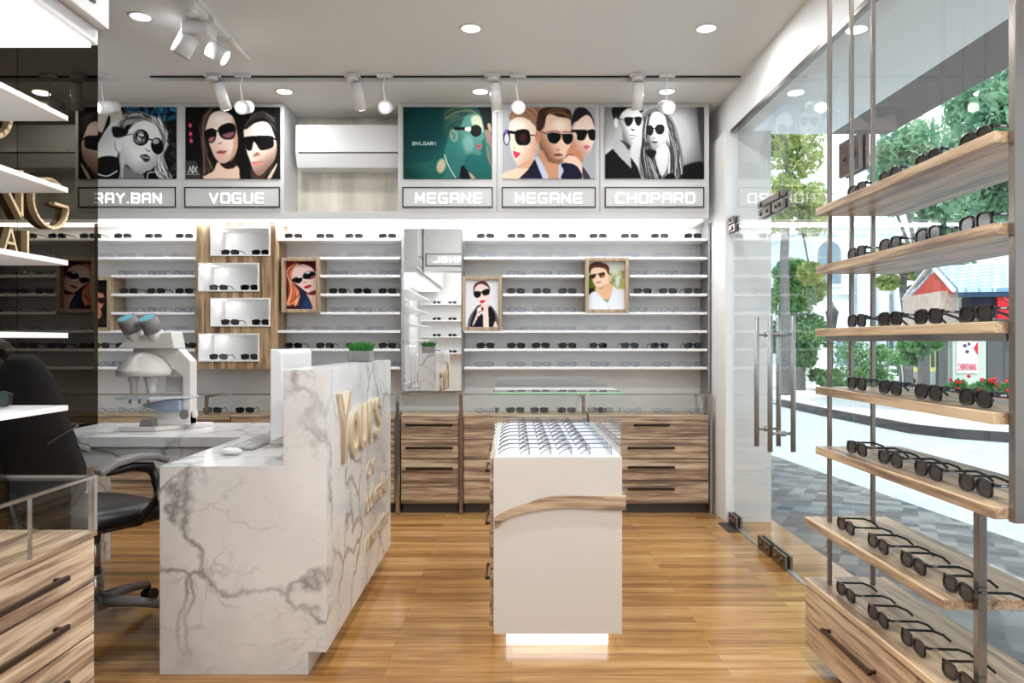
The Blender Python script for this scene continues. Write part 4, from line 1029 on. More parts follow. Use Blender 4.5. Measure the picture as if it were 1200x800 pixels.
# ------------------------------------------------------------------ microscope
def microscope():
    Yc=3.74; q=Yc/850; X=lambda px:(px-600)*q; Z=lambda py:1.2-(py-400)*q
    zb=.7505
    t=thing('microscope',(X(190),Yc,zb),'large white binocular microscope on the marble desk return','microscope')
    # base plate, skewed
    MB().prism([(X(154),Yc-.12),(X(196),Yc-.12),(X(239),Yc+.12),(X(175),Yc+.12)],'z',zb,zb+.022).build('base',MICROW,t,.004)
    MB().prism([(X(172),zb+.022),(X(225),zb+.022),(X(225),Z(482)),(X(212),Z(480)),(X(188),Z(481))],'y',Yc-.03,Yc+.055).build('foot',MICROW,t,.004)
    # arm: column on the right with chamfered shoulder
    MB().prism([(X(216),zb+.022),(X(225),zb+.022),(X(225),Z(423)),(X(211),Z(408.5)),(X(158),Z(408.5)),(X(158),Z(415)),(X(191),Z(415)),(X(203),Z(430)),(X(216),Z(441))],'y',Yc-.02,Yc+.06).build('arm',MICROW,t,.003)
    MB().prism([(X(191),Z(441)),(X(217),Z(441)),(X(217),Z(460)),(X(191),Z(460))],'y',Yc+.03,Yc+.058).build('back_plate',mat('microscope_pale_grey',(186,183,178),.45),t,.002)
    # head wedge
    MB().prism([(X(145),Z(408.3)),(X(152),Z(401)),(X(170),Z(392)),(X(208),Z(389)),(X(212),Z(408.3))],'y',Yc-.07,Yc+.06).build('head',MICROW,t,.005)
    # eyepieces
    for dx in (0,24):
        b=Vector((X(165+dx),Yc-.03,Z(399))); tp=Vector((X(159.5+dx),Yc-.095,Z(374)))
        d=(tp-b).normalized(); m=MB().cyl(b-d*.006,b+d*.065,.038,.040,24); e=m.build('eyepiece',MICROW,t)
        MB().cyl(b-d*.012,b+d*.004,.042,.042,24).build('collar',MICROG,e)
        f=tp-d*.02
        m=MB(); D,a,bb=m.frame_of(d); n=24
        MB().cyl(b+d*.06,tp+d*.004,.045,.045,24,cap=True).build('eyecup',MICROG,e)
        MB().cyl(tp+d*.0045,tp+d*.006,.037,.037,24).build('eyepiece_lens',TEAL,e)
    # dome nosepiece
    cx=X(173); m=MB(); pr=[(.13,Z(439.5)),(.133,Z(433)),(.128,Z(432)),(.115,Z(427)),(.09,Z(420)),(.06,Z(415.5)),(.03,Z(413)),(.001,Z(412.3))]
    m.lathe([(r,z) for r,z in pr],(cx,Yc-.03,0),40); m.build('dome',MICROW,t)
    for px,r in ((162.5,.026),(183,.036)):
        MB().lathe([(r*.45,Z(461)),(r*.62,Z(458)),(r*.75,Z(448)),(r,Z(445)),(r,Z(440))],(X(px),Yc-.05,0),24).build('objective',MICROW,t)
    # stage
    MB().prism([(X(147),Yc-.10),(X(190),Yc-.14),(X(226),Yc-.02),(X(226),Yc+.07),(X(165),Yc+.05)],'z',Z(466),Z(463.5)).build('stage',mat('stage_plate',(186,192,194),.2),t,.001)
    for px in (163,174,184): MB().cyl((X(px),Yc-.09,Z(471)),(X(px),Yc-.09,Z(466.3)),.006,n=10).build('stage_screw',MICROG,t)
    MB().prism([(X(173),Z(472)),(X(204),Z(467)),(X(216),Z(467)),(X(216),Z(480)),(X(200),Z(481)),(X(175),Z(476))],'y',Yc-.06,Yc+.02).build('condenser',BLUEG,t,.004)
    MB().prism([(X(173),zb+.0225),(X(189),zb+.0225),(X(188),Z(489)),(X(176),Z(489))],'y',Yc-.09,Yc-.035).build('lamp_house',MICROG,t,.002)
    m=MB().cyl((X(225.2),Yc+.01,Z(485)),(X(229),Yc+.01,Z(485)),.022,n=24); m.build('focus_knob',MICROW,t)
    MB().cyl((X(219),Yc-.022,Z(485)),(X(219),Yc-.032,Z(485)),.024,n=24).build('focus_knob',MICROG,t)
microscope()

# ------------------------------------------------------------------ office chair
def chair():
    c=Vector((-1.76,3.06)); th=math.atan2(.5,.87)   # facing direction (.55,.83) = local +y
    t=thing('office_chair',(c.x,c.y,0),'black mesh office chair with grey armrests behind the marble desk','chair',rz=-th)
    ol=MB.build
    def B(m,name,mt,par=None,bevel=0,sub=0):
        me=m.mesh(name,mt); o=link(name,me,par or t,bevel)
        if sub: s_=o.modifiers.new('s','SUBSURF'); s_.levels=sub; s_.render_levels=sub
        return o
    # seat cushion
    m=MB(); prof=[(0,.02),(.16,.02),(.225,.0),(.25,-.03),(.24,-.062),(.20,-.075),(0,-.08)]
    nx=14; 
    for k in range(1): pass
    vs=[];fs=[];U=28;Vn=8
    rings=[(.10,.030),(.18,.030),(.235,.018),(.255,-.015),(.245,-.05),(.20,-.066),(.10,-.07)]
    for r,z in rings:
        for i in range(U):
            a=2*PI*i/U; ca,sa=math.cos(a),math.sin(a); x=math.copysign(abs(ca)**.62,ca)*r; y=math.copysign(abs(sa)**.62,sa)*r*.98
            vs.append((x,y+.01,.505+z-(.03*max(0,y/.25)**2)))
    fs=[(k*U+i,k*U+(i+1)%U,(k+1)*U+(i+1)%U,(k+1)*U+i) for k in range(len(rings)-1) for i in range(U)]
    fs=[f[::-1] for f in fs]; fs.append(tuple(range(U))); fs.append(tuple((len(rings)-1)*U+i for i in range(U))[::-1])
    m.add(vs,fs,True); B(m,'seat',LEATHER,sub=1)
    m=MB().box(-.10,.10,-.12,.12,.405,.43); B(m,'seat_plate',DARKGREY,bevel=.01)
    # backrest: curved shell, wide in the middle, rounded at the top
    nu,nv=18,22; vs=[];
    def half(v):   # half width over height 0..1
        pts=[(0,.16),(.08,.23),(.2,.29),(.34,.305),(.5,.285),(.7,.245),(.85,.205),(.94,.155),(1,.09)]
        for (a,b),(c_,d) in zip(pts[:-1],pts[1:]):
            if v<=c_: u=(v-a)/(c_-a); u=u*u*(3-2*u)*.4+u*.6; return b+(d-b)*u
        return pts[-1][1]
    for side in (0,1):
        for j in range(nv):
            v=j/(nv-1); h=half(v); z=.52+.63*v
            for i in range(nu):
                u=-1+2*i/(nu-1); x=u*h; y=-.245-.05*math.sin(v*PI*.9)-.03*v+.085*(u*u)*(h/.30)**2
                th_=.018*(1-abs(u)**6)*(1 if 0<j<nv-1 else .2)
                vs.append((x,y+(th_ if side==0 else -th_),z))
    fs=[]
    for j in range(nv-1):
        for i in range(nu-1):
            a=j*nu+i; fs.append((a,a+nu,a+nu+1,a+1)); b=a+nu*nv; fs.append((b,b+1,b+nu+1,b+nu))
    n0=nu*nv
    for j in range(nv-1):
        fs.append((j*nu,n0+j*nu,n0+(j+1)*nu,(j+1)*nu)); e=nu-1; fs.append((j*nu+e,(j+1)*nu+e,n0+(j+1)*nu+e,n0+j*nu+e))
    for i in range(nu-1):
        fs.append((i,i+1,n0+i+1,n0+i)); q_=(nv-1)*nu; fs.append((q_+i,n0+q_+i,n0+q_+i+1,q_+i+1))
    m=MB(); m.add(vs,fs,True); bk=B(m,'backrest',FABRIC)
    # piping seams on the back panel
    for s_ in (-1,1):
        P=[]
        for k in range(9):
            v=.04+.5*k/8; u=.52+.0*k; x=s_*(.10+.11*math.sin(min(1,v*1.6)*PI/2)+ (.05 if k>6 else 0)*(k-6)); 
            h=half(v); uu=x/h; y=-.245-.05*math.sin(v*PI*.9)-.03*v+.085*(uu*uu)*(h/.30)**2-.0195
            P.append((x,y,.585+.56*v))
        m=MB(); m.tube(P,.0035,6); B(m,'piping',DARKGREY,bk)
    m=MB(); m.tube([(0,-.10,.42),(0,-.23,.40),(0,-.31,.48),(0,-.325,.62)],[.022,.024,.022,.018],10); B(m,'back_support',BLACK)
    for s_ in (-1,1):
        m=MB(); x=s_*.285
        pts=[(x,-.15,.695),(x,-.09,.722),(x,.0,.735),(x,.08,.728),(x+.0,.125,.708)]
        for (a,b) in zip(pts[:-1],pts[1:]): m.bar(a,b,.056,.026,ext=.006)
        pad=B(m,'armrest_pad',GREYARM,bevel=.008)
        m=MB(); m.tube([(x,-.12,.69),(x,-.02,.700),(x,.06,.685),(x,.095,.62),(x,.08,.53),(x-s_*.05,.05,.46),(x-s_*.16,.03,.43)],[.014,.018,.024,.024,.02,.018,.016],10)
        B(m,'armrest_support',BLACK)
    m=MB().cyl((0,0,.20),(0,0,.41),.024,n=20).cyl((0,0,.10),(0,0,.24),.034,n=20); B(m,'gas_column',CHROME)
    m=MB(); m.cyl((0,0,.075),(0,0,.125),.05,.042,24); B(m,'base_hub',GREYARM)
    a0=math.atan2(.31,.075)+th
    for k in range(5):
        a=a0+k*2*PI/5; e=Vector((math.cos(a),math.sin(a),0)); 
        m=MB(); m.tube([e*.04+Vector((0,0,.105)),e*.17+Vector((0,0,.10)),e*.31+Vector((0,0,.078))],[.026,.021,.015],10); lg=B(m,'base_leg',GREYARM)
        s_=Vector((-e.y,e.x,0)); cc=e*.32+Vector((0,0,.028))
        m=MB()
        for w in (-1,1): m.cyl(cc+s_*w*.008,cc+s_*w*.026,.0275,n=20)
        m.cyl(cc+Vector((0,0,.0)),cc+Vector((0,0,.05)),.007,n=8); B(m,'caster',BLACK,lg)
chair()

# ------------------------------------------------------------------ left display unit (cabinet, shelves, bulkhead)
def left_unit():
    XF=-1.13; t=thing('drawer_cabinet',(-1.3,1.2,0),'striped wood drawer cabinet with glass display case in the left foreground','cabinet')
    MB().box(-1.49,XF-.02,-.4,1.965,.067,.675).box(-1.49,XF+.004,-.4,1.97,.675,.689).build('body',WOODY,t,.0015)
    MB().box(-1.48,XF-.05,-.4,1.93,0,.066).build('toe_kick',KICK,t)
    zs=[.672,.55,.41,.27,.07]
    for (ya,yb) in ((1.05,1.962),(.13,1.044)):
        for i in range(4):
            d=MB().box(XF-.019,XF,ya,yb,zs[i+1]+.006,zs[i]).build('drawer',WOODY,t,.0015)
            zz=zs[i]-.062; m=MB().bar((XF+.022,ya+.16,zz),(XF+.022,yb-.15,zz),.010,.012)
            for y in (ya+.18,yb-.17): m.box(XF,XF+.02,y-.006,y+.006,zz-.005,zz+.005)
            m.build('handle',BLACKHANDLE,d)
    g=MB().box(XF-.006,XF,-.4,1.955,.690,.826).box(-1.485,XF,-.4,1.96,.827,.832).box(-1.485,XF-.02,1.958,1.964,.690,.826)
    g.build('glass_case',CASEGLASS,t)
    m=MB().box(XF-.006,XF+.004,-.4,1.97,.832,.839).box(XF-.013,XF+.004,1.956,1.97,.690,.832).box(-1.49,XF-.006,1.956,1.97,.832,.839).box(XF-.006,XF+.003,1.70,1.704,.690,.832)
    m.build('case_rail',CHROME,t)
    for i,(y,w) in enumerate(((1.63,'at the near visible end'),(1.32,'further out of sight'))):
        o=put(SUN,'sunglasses',-1.24,y,.690,'black sunglasses inside the left foreground glass case','sunglasses in the left glass case',rz=PI/2); 
        if i==1: o.location.y=1.20
    for k,z in enumerate((1.812,1.617,1.420,1.223,1.027)):
        o=MB().box(-1.49,-1.205,-.2,1.97,z-.014,z).build('display_shelf',SHELFW,None,.001)
        tag(o,f'white shelf in the left foreground, {["topmost","second from top","third from top","at eye level, fourth from top","lowest one above the glass case"][k]}','shelf','white shelves in the left foreground')
    put(SUN,'sunglasses',-1.345,1.87,1.027,'dark sunglasses on the lowest white shelf at the left frame edge','sunglasses on the left shelves',rz=PI/2-.2)
    # bulkhead over it
    struct(MB().box(-1.49,-1.124,-1.2,1.97,2.003,2.045).build('trim_10',PANEL,None,.002))
    struct(MB().box(-1.49,-1.094,-1.2,1.97,2.046,2.879).build('trim_11',PANEL,None,.002))
    m=MB(); x=-1.0935; z0,z1,y0,y1=2.085,2.21,.95,1.90; w=.008
    for b in ((y0,y1,z0,z0+w),(y0,y1,z1-w,z1),(y0,y0+w,z0+w,z1-w),(y1-w,y1,z0+w,z1-w)): m.box(x,x+.004,*b)
    o=m.build('name_sign',BLACKLINE); tag(o,'black outlined sign border on the left foreground bulkhead, only a corner in frame','sign')
    o=MB().box(-1.47,-1.135,-1.1,1.955,1.992,2.002).build('led_light_board',LEDPANEL); tag(o,'bright white light board over the left foreground shelves','light')
left_unit()
# gold letters on the smoked mirror wall
def gold(strokes,label,w=.017,dep=.03,closed=False):
    m=MB()
    for P in strokes:
        for p,q_ in zip(P[:-1],P[1:]):
            m.bar((XM+.002+dep/2,p[0],p[1]),(XM+.002+dep/2,q_[0],q_[1]),w,dep,up=(1,0,0),ext=w*.2)
    o=m.build('gold_letter',GOLD); tag(o,label,'letter','gold letters on the dark mirror')
def arc(cy,cz,ry,rz,a0,a1,n=22): return [(cy+ry*math.cos(math.radians(a0+(a1-a0)*i/n)),cz+rz*math.sin(math.radians(a0+(a1-a0)*i/n))) for i in range(n+1)]
gold([arc(3.575,1.88,.135,.118,48,352)+[(3.708,1.885),(3.60,1.885)]],'large gold letter G on the dark mirror wall',.014)
gold([[(3.17,1.77),(3.17,1.99),(3.36,1.77),(3.36,1.99)]],'gold letter N on the dark mirror, before the big G',.015)
gold([[(3.24,1.60),(3.285,1.715),(3.33,1.60)],[(3.262,1.645),(3.308,1.645)]],'small gold letter A on the dark mirror',.011)
gold([[(3.40,1.60),(3.40,1.715)]],'small gold letter I on the dark mirror beside the A',.013)
gold([arc(3.15,2.22,.14,.125,0,360)],'gold round letter at the left frame edge, above the others',.02)
# ------------------------------------------------------------------ ceiling lights
def area(loc,size,e,rot=(0,0,0),col=(.955,.98,1),shape='DISK',sy=None,spread=PI):
    l=bpy.data.lights.new('lamp','AREA'); l.energy=e; l.shape=shape; l.size=size; l.color=col; l.spread=spread
    if sy: l.size_y=sy
    o=bpy.data.objects.new('lamp_light',l); C.objects.link(o); o.location=loc; o.rotation_euler=rot; return o
def downlight(x,y,z,label,e=22):
    t=thing('ceiling_downlight',(x,y,z),label,'downlight','recessed ceiling downlights')
    MB().lathe([(.048,z-.0005),(.050,z-.006),(.060,z-.006),(.063,z-.0005)],(x,y,0),28).build('trim_ring',GLOSSW,t)
    MB().cyl((x,y,z-.0005),(x,y,z-.0035),.047,n=28).build('diffuser',LAMP,t)
    area((x,y,z-.012),.10,e*.5)
DL=[(-1.92,3.75,'downlight in the ceiling at upper left, beside the track'),(-.22,3.89,'downlight in the main ceiling near the middle'),(1.043,3.89,'downlight in the main ceiling at right near the glass front')]
for x,y,l in DL: downlight(x,y,2.88,l,22 if x<-1 else 15)
for x,y,l in ((-1.50,4.78,'downlight in the lowered soffit above the air conditioner recess'),(-.208,4.78,'downlight in the lowered soffit above the teal poster'),(1.02,4.78,'downlight in the lowered soffit above the black and white poster')): downlight(x,y,2.848,l,9 if x<-1 else 4)
for x in (-.35,1.0):
    for y in (2.4,.9,-.5): downlight(x,y,2.88,'recessed ceiling downlight nearer the shop front, outside the frame',36)

def spot_head(parent,p,d,r=.042,L=.15,lit=True,energy=9):
    energy*=.07
    p=Vector(p); d=Vector(d).normalized()
    MB().cyl(p-d*L*.5,p+d*L*.5,r*.94,r,24).build('lamp_head',GLOSSW,parent)
    MB().cyl(p+d*(L*.5+.0005),p+d*(L*.5+.003),r*(.62 if r>.038 else .5),r*(.62 if r>.038 else .5),24).build('lamp_lens',LAMP if lit else LAMPDIM,parent)
    l=bpy.data.lights.new('spot','SPOT'); l.energy=energy; l.spot_size=math.radians(75); l.spot_blend=.8; l.shadow_soft_size=.03; l.color=(1,.97,.92)
    o=bpy.data.objects.new('spot_light',l); C.objects.link(o); o.location=p+d*(L*.5+.05); o.rotation_euler=d.to_track_quat('-Z','Y').to_euler()
LAMPDIM=emit('lamp_lens_soft',(255,250,235),3)
TY=4.60; TZ=2.872
for k,(px,lab) in enumerate(((121,'lit round'),(284,'x'),(451,'x'),(607,'x'),(782,'x'))):
    where=['at the blonde woman poster','above the man and woman poster with pink lights','over the air conditioner recess, right of the cylinder','between the teal and trio posters','above the black and white couple poster'][k]
    yy=4.55; x=(px-600)*yy/850
    t=thing('track_spotlight',(x,yy,2.87),f'lit round spotlight, {where}','spotlight','track spotlights before the bulkhead')
    MB().box(x-.05,x+.05,yy-.014,yy+.014,2.858,2.8795).build('track_adapter',GLOSSW,t,.003)
    zc=1.2+(400-122)*4.5/850
    MB().tube([(x,yy,2.86),(x-.012,yy-.005,2.80),(x,yy,zc+.03)],.006,8).build('arm',GLOSSW,t)
    dx=.35 if k==0 else -.05
    spot_head(t,(x-.0,yy+.04,zc+.01),(-.25 if k==0 else .05,-.93,-.32),energy=7)
for k,px in enumerate((249,413,577,747)):
    where=['above the man and woman poster with pink lights','over the air conditioner recess','at the right edge of the teal poster','above the man in black and white poster'][k]
    yy=4.55; x=(px-600)*yy/850
    t=thing('track_spotlight',(x,yy,2.87),f'white cylinder spotlight on the track, {where}','spotlight','track spotlights before the bulkhead')
    MB().box(x-.05,x+.05,yy-.014,yy+.014,2.858,2.8795).build('track_adapter',GLOSSW,t,.003)
    MB().cyl((x,yy,2.835),(x,yy,2.858),.035,n=20).build('pivot',GLOSSW,t)
    spot_head(t,(x+.02+.01*(2-k),yy+.05,2.755),(.12-.05*k+.05,.42,-.9),.036,.17,True,10)
# track along the ceiling towards the viewer
X0=-1.55
o=MB().box(X0-.017,X0+.017,-.8,4.27,2.862,2.8795).box(X0-.006,X0+.006,-.8,4.25,2.861,2.8622).build('ceiling_track',[GLOSSW],None,.002); tag(o,'white lighting track running along the ceiling at left','lighting track')
t=thing('track_spotlight',(X0,3.97,2.86),'large white twin-box track spotlight on the ceiling track at left, lit','spotlight')
MB().box(X0-.02,X0+.02,3.72,3.92,2.838,2.861).build('track_adapter',GLOSSW,t,.003)
MB().box(X0-.16,X0-.02,3.74,3.86,2.79,2.855).build('driver_box',GLOSSW,t,.006)
MB().cyl((X0-.19,3.80,2.70),(X0-.14,3.80,2.80),.05,.05,24).build('rear_head',GLOSSW,t)
MB().cyl((X0-.10,3.95,2.80),(X0-.02,3.97,2.75),.045,.045,24).build('lamp_head',GLOSSW,t)
MB().cyl((X0-.019,3.97,2.7494),(X0-.015,3.971,2.747),.037,.037,24).build('lamp_lens',LAMP,t)
t=thing('track_spotlight',(X0,3.55,2.86),'small white adapter spotlight nearer along the left ceiling track','spotlight')
MB().box(X0-.03,X0+.01,3.52,3.68,2.83,2.861).cyl((X0-.03,3.58,2.81),(X0-.03,3.58,2.84),.03,n=20).build('track_adapter',GLOSSW,t,.003)

# bulkhead beam overhead with a sign, seen in the tall mirror
struct(MB().box(-1.08,.35,1.30,1.55,2.06,2.879).build('trim_12',PANEL,None,.002))
t=thing('name_sign',(-.78,1.55,2.1),'outlined sign with white lettering seen reversed in the tall mirror','sign')
MB().box(-1.05,-.30,1.5505,1.558,2.12,2.27).build('sign_plate',PANEL,t)
m=MB(); w=.0075
for b in ((-1.05,-.30,2.12,2.1275),(-1.05,-.30,2.2625,2.27),(-1.05,-1.0425,2.1275,2.2625),(-.3075,-.30,2.1275,2.2625)): m.box(b[0],b[1],1.5582,1.562,b[2],b[3])
m.build('sign_border',BLACKLINE,t)
cu=MB(); n=6+.28*5; tw=.56; u=tw/n; xx=-.40; tt=.014
for ch in 'CHANEL':
    for pl in GLY[ch]:
        P=[(xx-tt/2-p[0]*(u-tt),2.16+tt/2+p[1]*(.072-tt)) for p in pl]
        for a,b in zip(P[:-1],P[1:]): cu.bar((a[0],1.563,a[1]),(b[0],1.563,b[1]),.008,tt,up=(0,0,1) if abs(a[0]-b[0])>1e-6 else (1,0,0),ext=tt*.4)
    xx-=1.28*u
cu.build('lettering',LETTERW,t)
# shelves on the rear wall, seen only in the mirror
for k,z in enumerate((1.80,1.54,1.28,1.02)):
    o=MB().box(-1.45,.9,-1.298,-1.1,z-.018,z).build('wall_shelf',SHELFW,None,.002); tag(o,f'white shelf on the wall opposite the mirror, {ORD[k]} from top','shelf','white shelves on the wall opposite the mirror')
    for i,x in enumerate((-1.2,-.95,-.7,-.45)):
        put(SUN,'sunglasses',x,-1.15,z,f'black sunglasses on the opposite wall, {ORD[k]} shelf down, seen in the mirror','sunglasses on the wall opposite the mirror',rz=PI)

# ------------------------------------------------------------------ real light sources of the room
area(((-2.9+1.33)/2,5.17,2.03),4.1,34,shape='RECTANGLE',sy=.2)
area((-1.30,.9,1.985),.28,14,shape='RECTANGLE',sy=2.0)
# ------------------------------------------------------------------ outside
def ground(name,pts,z,mt):
    m=MB(); m.prism(pts,'z',z-.1,z); return struct(m.build(name,mt))
ground('ground',[(1.75,-6),(3.75,-6),(3.1,4.4),(2.8,7.73),(2.55,11),(1.75,11)],-.02,PAVE)
ground('ground_road',[(-12,11),(1.75,11),(1.75,-6),(60,-6),(60,90),(-12,90)],-.06,ROAD)
bpy.data.objects['ground_road'].name='road'
SW=[(5.27,60),(5.27,14.2),(5.3,12.4),(5.5,9.95),(5.8,9.4),(6.3,9.0),(9,8.4),(40,5.5),(60,60)]
ground('sidewalk',SW,.06,SIDEWALK)
m=MB(); 
for a,b in zip(SW[1:7],SW[2:8]): m.bar((a[0],a[1],0.0),(b[0],b[1],0.0),.10,.13,ext=.02)
struct(m.build('kerb',KERB))
# canopy over the shop front
c=struct(MB().box(1.62,2.46,-3,5.6,2.80,2.9).build('trim_13',WHITE)); struct(MB().box(2.462,2.9,-3,5.6,2.80,3.1).build('trim_14',mat('canopy_fascia',(96,84,78),.5)))

def leaves(blobs,n,size,mt,name,parent,drop=0):
    B=np.array([b[:3] for b in blobs],float); R_=np.array([b[3] for b in blobs],float); k=rng.integers(len(blobs),size=n)
    d=rng.normal(size=(n,3)); d/=np.linalg.norm(d,axis=1)[:,None]; r=R_[k]*(rng.random(n)**.45)
    c=B[k]+d*r[:,None]*np.array([1,1,.8]); c[:,2]-=drop*rng.random(n)
    a=rng.normal(size=(n,3)); a/=np.linalg.norm(a,axis=1)[:,None]
    b=np.cross(a,rng.normal(size=(n,3))); b/=np.linalg.norm(b,axis=1)[:,None]
    s_=size*(.6+.8*rng.random(n))[:,None]
    V=np.stack([c-a*s_,c-b*s_*.45,c+a*s_,c+b*s_*.45],1).reshape(-1,3)-np.array(parent_loc(parent))
    me=bpy.data.meshes.new(name); F=np.arange(4*n,dtype=np.int32)
    me.vertices.add(4*n); me.vertices.foreach_set('co',V.ravel()); me.loops.add(4*n); me.loops.foreach_set('vertex_index',F)
    me.polygons.add(n); me.polygons.foreach_set('loop_start',np.arange(0,4*n,4,dtype=np.int32)); me.update(calc_edges=True); me.materials.append(mt)
    return link(name,me,parent)
def tree(x,y,trunk,tr,blobs,n,size,mt,label,drop=0,name='street_tree'):
    t=thing(name,(x,y,.06),label,'tree','trees across the street')
    m=MB(); m.tube(trunk,tr,10)
    for b in blobs[::2]:
        j=trunk[-2]; m.tube([j,((j[0]+b[0])/2,(j[1]+b[1])/2,(j[2]+b[2])/2+.1),b[:3]],[tr[-1]*.8,tr[-1]*.5,tr[-1]*.25],6)
    m.build('trunk',BARK,t); leaves(blobs,n,size,mt,'foliage',t,drop); return t
def P(px,py,Y): return ((px-600)*Y/850,Y,1.2-(py-400)*Y/850)
def blob(px,py,Y,rp): p=P(px,py,Y); return (*p,rp*Y/850)
# slim tree by the door view
x,y,_=P(921,465,15.5); tree(x,y,[(x,y,.06),P(921,400,15.5),P(919,300,15.5),P(924,200,15.5),P(922,150,15.5)],[.11,.10,.09,.07,.05],
  [blob(935,185,15.5,30),blob(915,225,15.2,26),blob(948,235,15.8,26),blob(935,150,15.5,34),blob(905,165,16,26),blob(952,262,15.5,20),blob(908,258,15.5,20),blob(940,235,15.5,24),blob(950,320,15.5,16)],5600,.07,LEAF_Y,'tall slim tree with yellow-green leaves seen through the glass door')
x,y,_=P(938,462,17); tree(x,y,[(x,y,.06),P(938,420,17),P(936,370,17)],[.12,.1,.07],
  [blob(925,350,17,30),blob(945,390,17,30),blob(915,395,17.5,26),blob(950,340,17,20),blob(928,320,17,22),blob(940,420,17,16)],7500,.075,LEAF_G,'dense dark green tree behind the door handles')
# big overhanging trees at the upper right
x,y,_=P(1250,520,11); tree(x,y,[(x,y,.06),P(1250,400,11),P(1248,250,11),P(1240,120,11)],[.22,.2,.17,.12],
  [blob(1195,105,10.5,48),blob(1160,150,10.8,44),blob(1210,170,10.5,46),blob(1130,185,11,36),blob(1180,215,11,36),blob(1230,60,10.5,60),blob(1145,110,11.5,36)],17000,.06,LEAF_T,'large hazy blue-green tree with hanging branches above the shop roof',drop=.45)
x,y,_=P(1090,458,19); tree(x,y,[(x,y,.06),P(1090,400,19),P(1085,350,19),P(1088,280,19)],[.17,.15,.13,.1],
  [blob(1080,215,19,44),blob(1110,250,19,40),blob(1050,190,19,36),blob(1120,290,19,30),blob(1070,170,19,40),blob(1135,225,19,40),blob(1045,235,19.5,22)],8500,.10,LEAF_T,'mid-size tree with hazy pale green leaves left of the shop roof')
x,y,_=P(1064,456,21); tree(x,y,[(x,y,.06),P(1066,400,21),P(1058,340,21),P(1062,300,21)],[.13,.12,.1,.07],
  [blob(1050,300,21,22),blob(1075,310,21,24),blob(1095,330,21,20),blob(1040,330,21,12)],1500,.13,LEAF_Y,'tree with a bent grey trunk and thin yellow-green leaves')
# hedges and topiary
def bush(px,py,Y,w,h,label,mt=LEAF_G,n=1300,nm='garden_shrub',stem=False):
    c=P(px,py,Y); t=thing(nm,(c[0],Y,.06),label,'shrub','shrubs in the garden across the street')
    bl=[(c[0]+random.uniform(-w,w)*.5,Y+random.uniform(-.3,.3),c[2]+random.uniform(-h,h)*.5,min(w,h)*.6) for _ in range(5)]
    leaves(bl,n,.07,mt,'foliage',t)
    MB().tube([(c[0],Y,.06),(c[0],Y,c[2])],[.05,.03],8).build('stem',BARK,t)
for i,(px,py,Y,w,h,l) in enumerate(((1003,420,21,1.1,.9,'broad rounded hedge bush right of the far rack posts'),(1030,428,18.4,.5,.7,'narrow upright shrub between the dark topiary columns'),(1057,430,24,.8,.9,'dark column shrub in the middle of the garden'),
    (970,440,17,.8,.35,'low bright shrub behind the far rack posts'),(995,446,14.8,.8,.25,'low clipped hedge in front of the broad bush'),(1078,408,12.4,.30,.35,'small round topiary near the shop corner'),(1040,382,28,.6,.5,'ball shaped topiary standing above the garden'),(946,440,25,.7,.35,'low shrub beyond the white bollards'))):
    bush(px,py,Y,w,h,l)
# flowers in front of the shop
for i,(px,Y,l) in enumerate(((1120,12.75,'bed of red flowers, left one below the poster'),(1152,12.5,'bed of red flowers, middle one'),(1185,12.3,'bed of red flowers, right one behind the near post'))):
    c=P(px,448,Y); t=thing('flower_bed',(c[0],Y,.06),l,'flowers','flower beds before the shop')
    MB().box(c[0]-.17,c[0]+.17,Y-.15,Y+.15,.06,.30).build('planter',TERRA,t,.02)
    leaves([(c[0]-.06,Y,c[2]-.1,.14),(c[0]+.06,Y,c[2]-.06,.14)],700,.045,LEAF_G,'foliage',t)
    m=MB()
    for _ in range(7): m.sphere((c[0]+random.uniform(-.18,.18),Y-.13+random.uniform(-.05,.05),c[2]-.02+random.uniform(-.12,.14)),.032,8,6)
    m.build('red_blossoms',mat('red_petals',(206,30,40),.6) if 'red_petals' not in bpy.data.materials else bpy.data.materials['red_petals'],t)
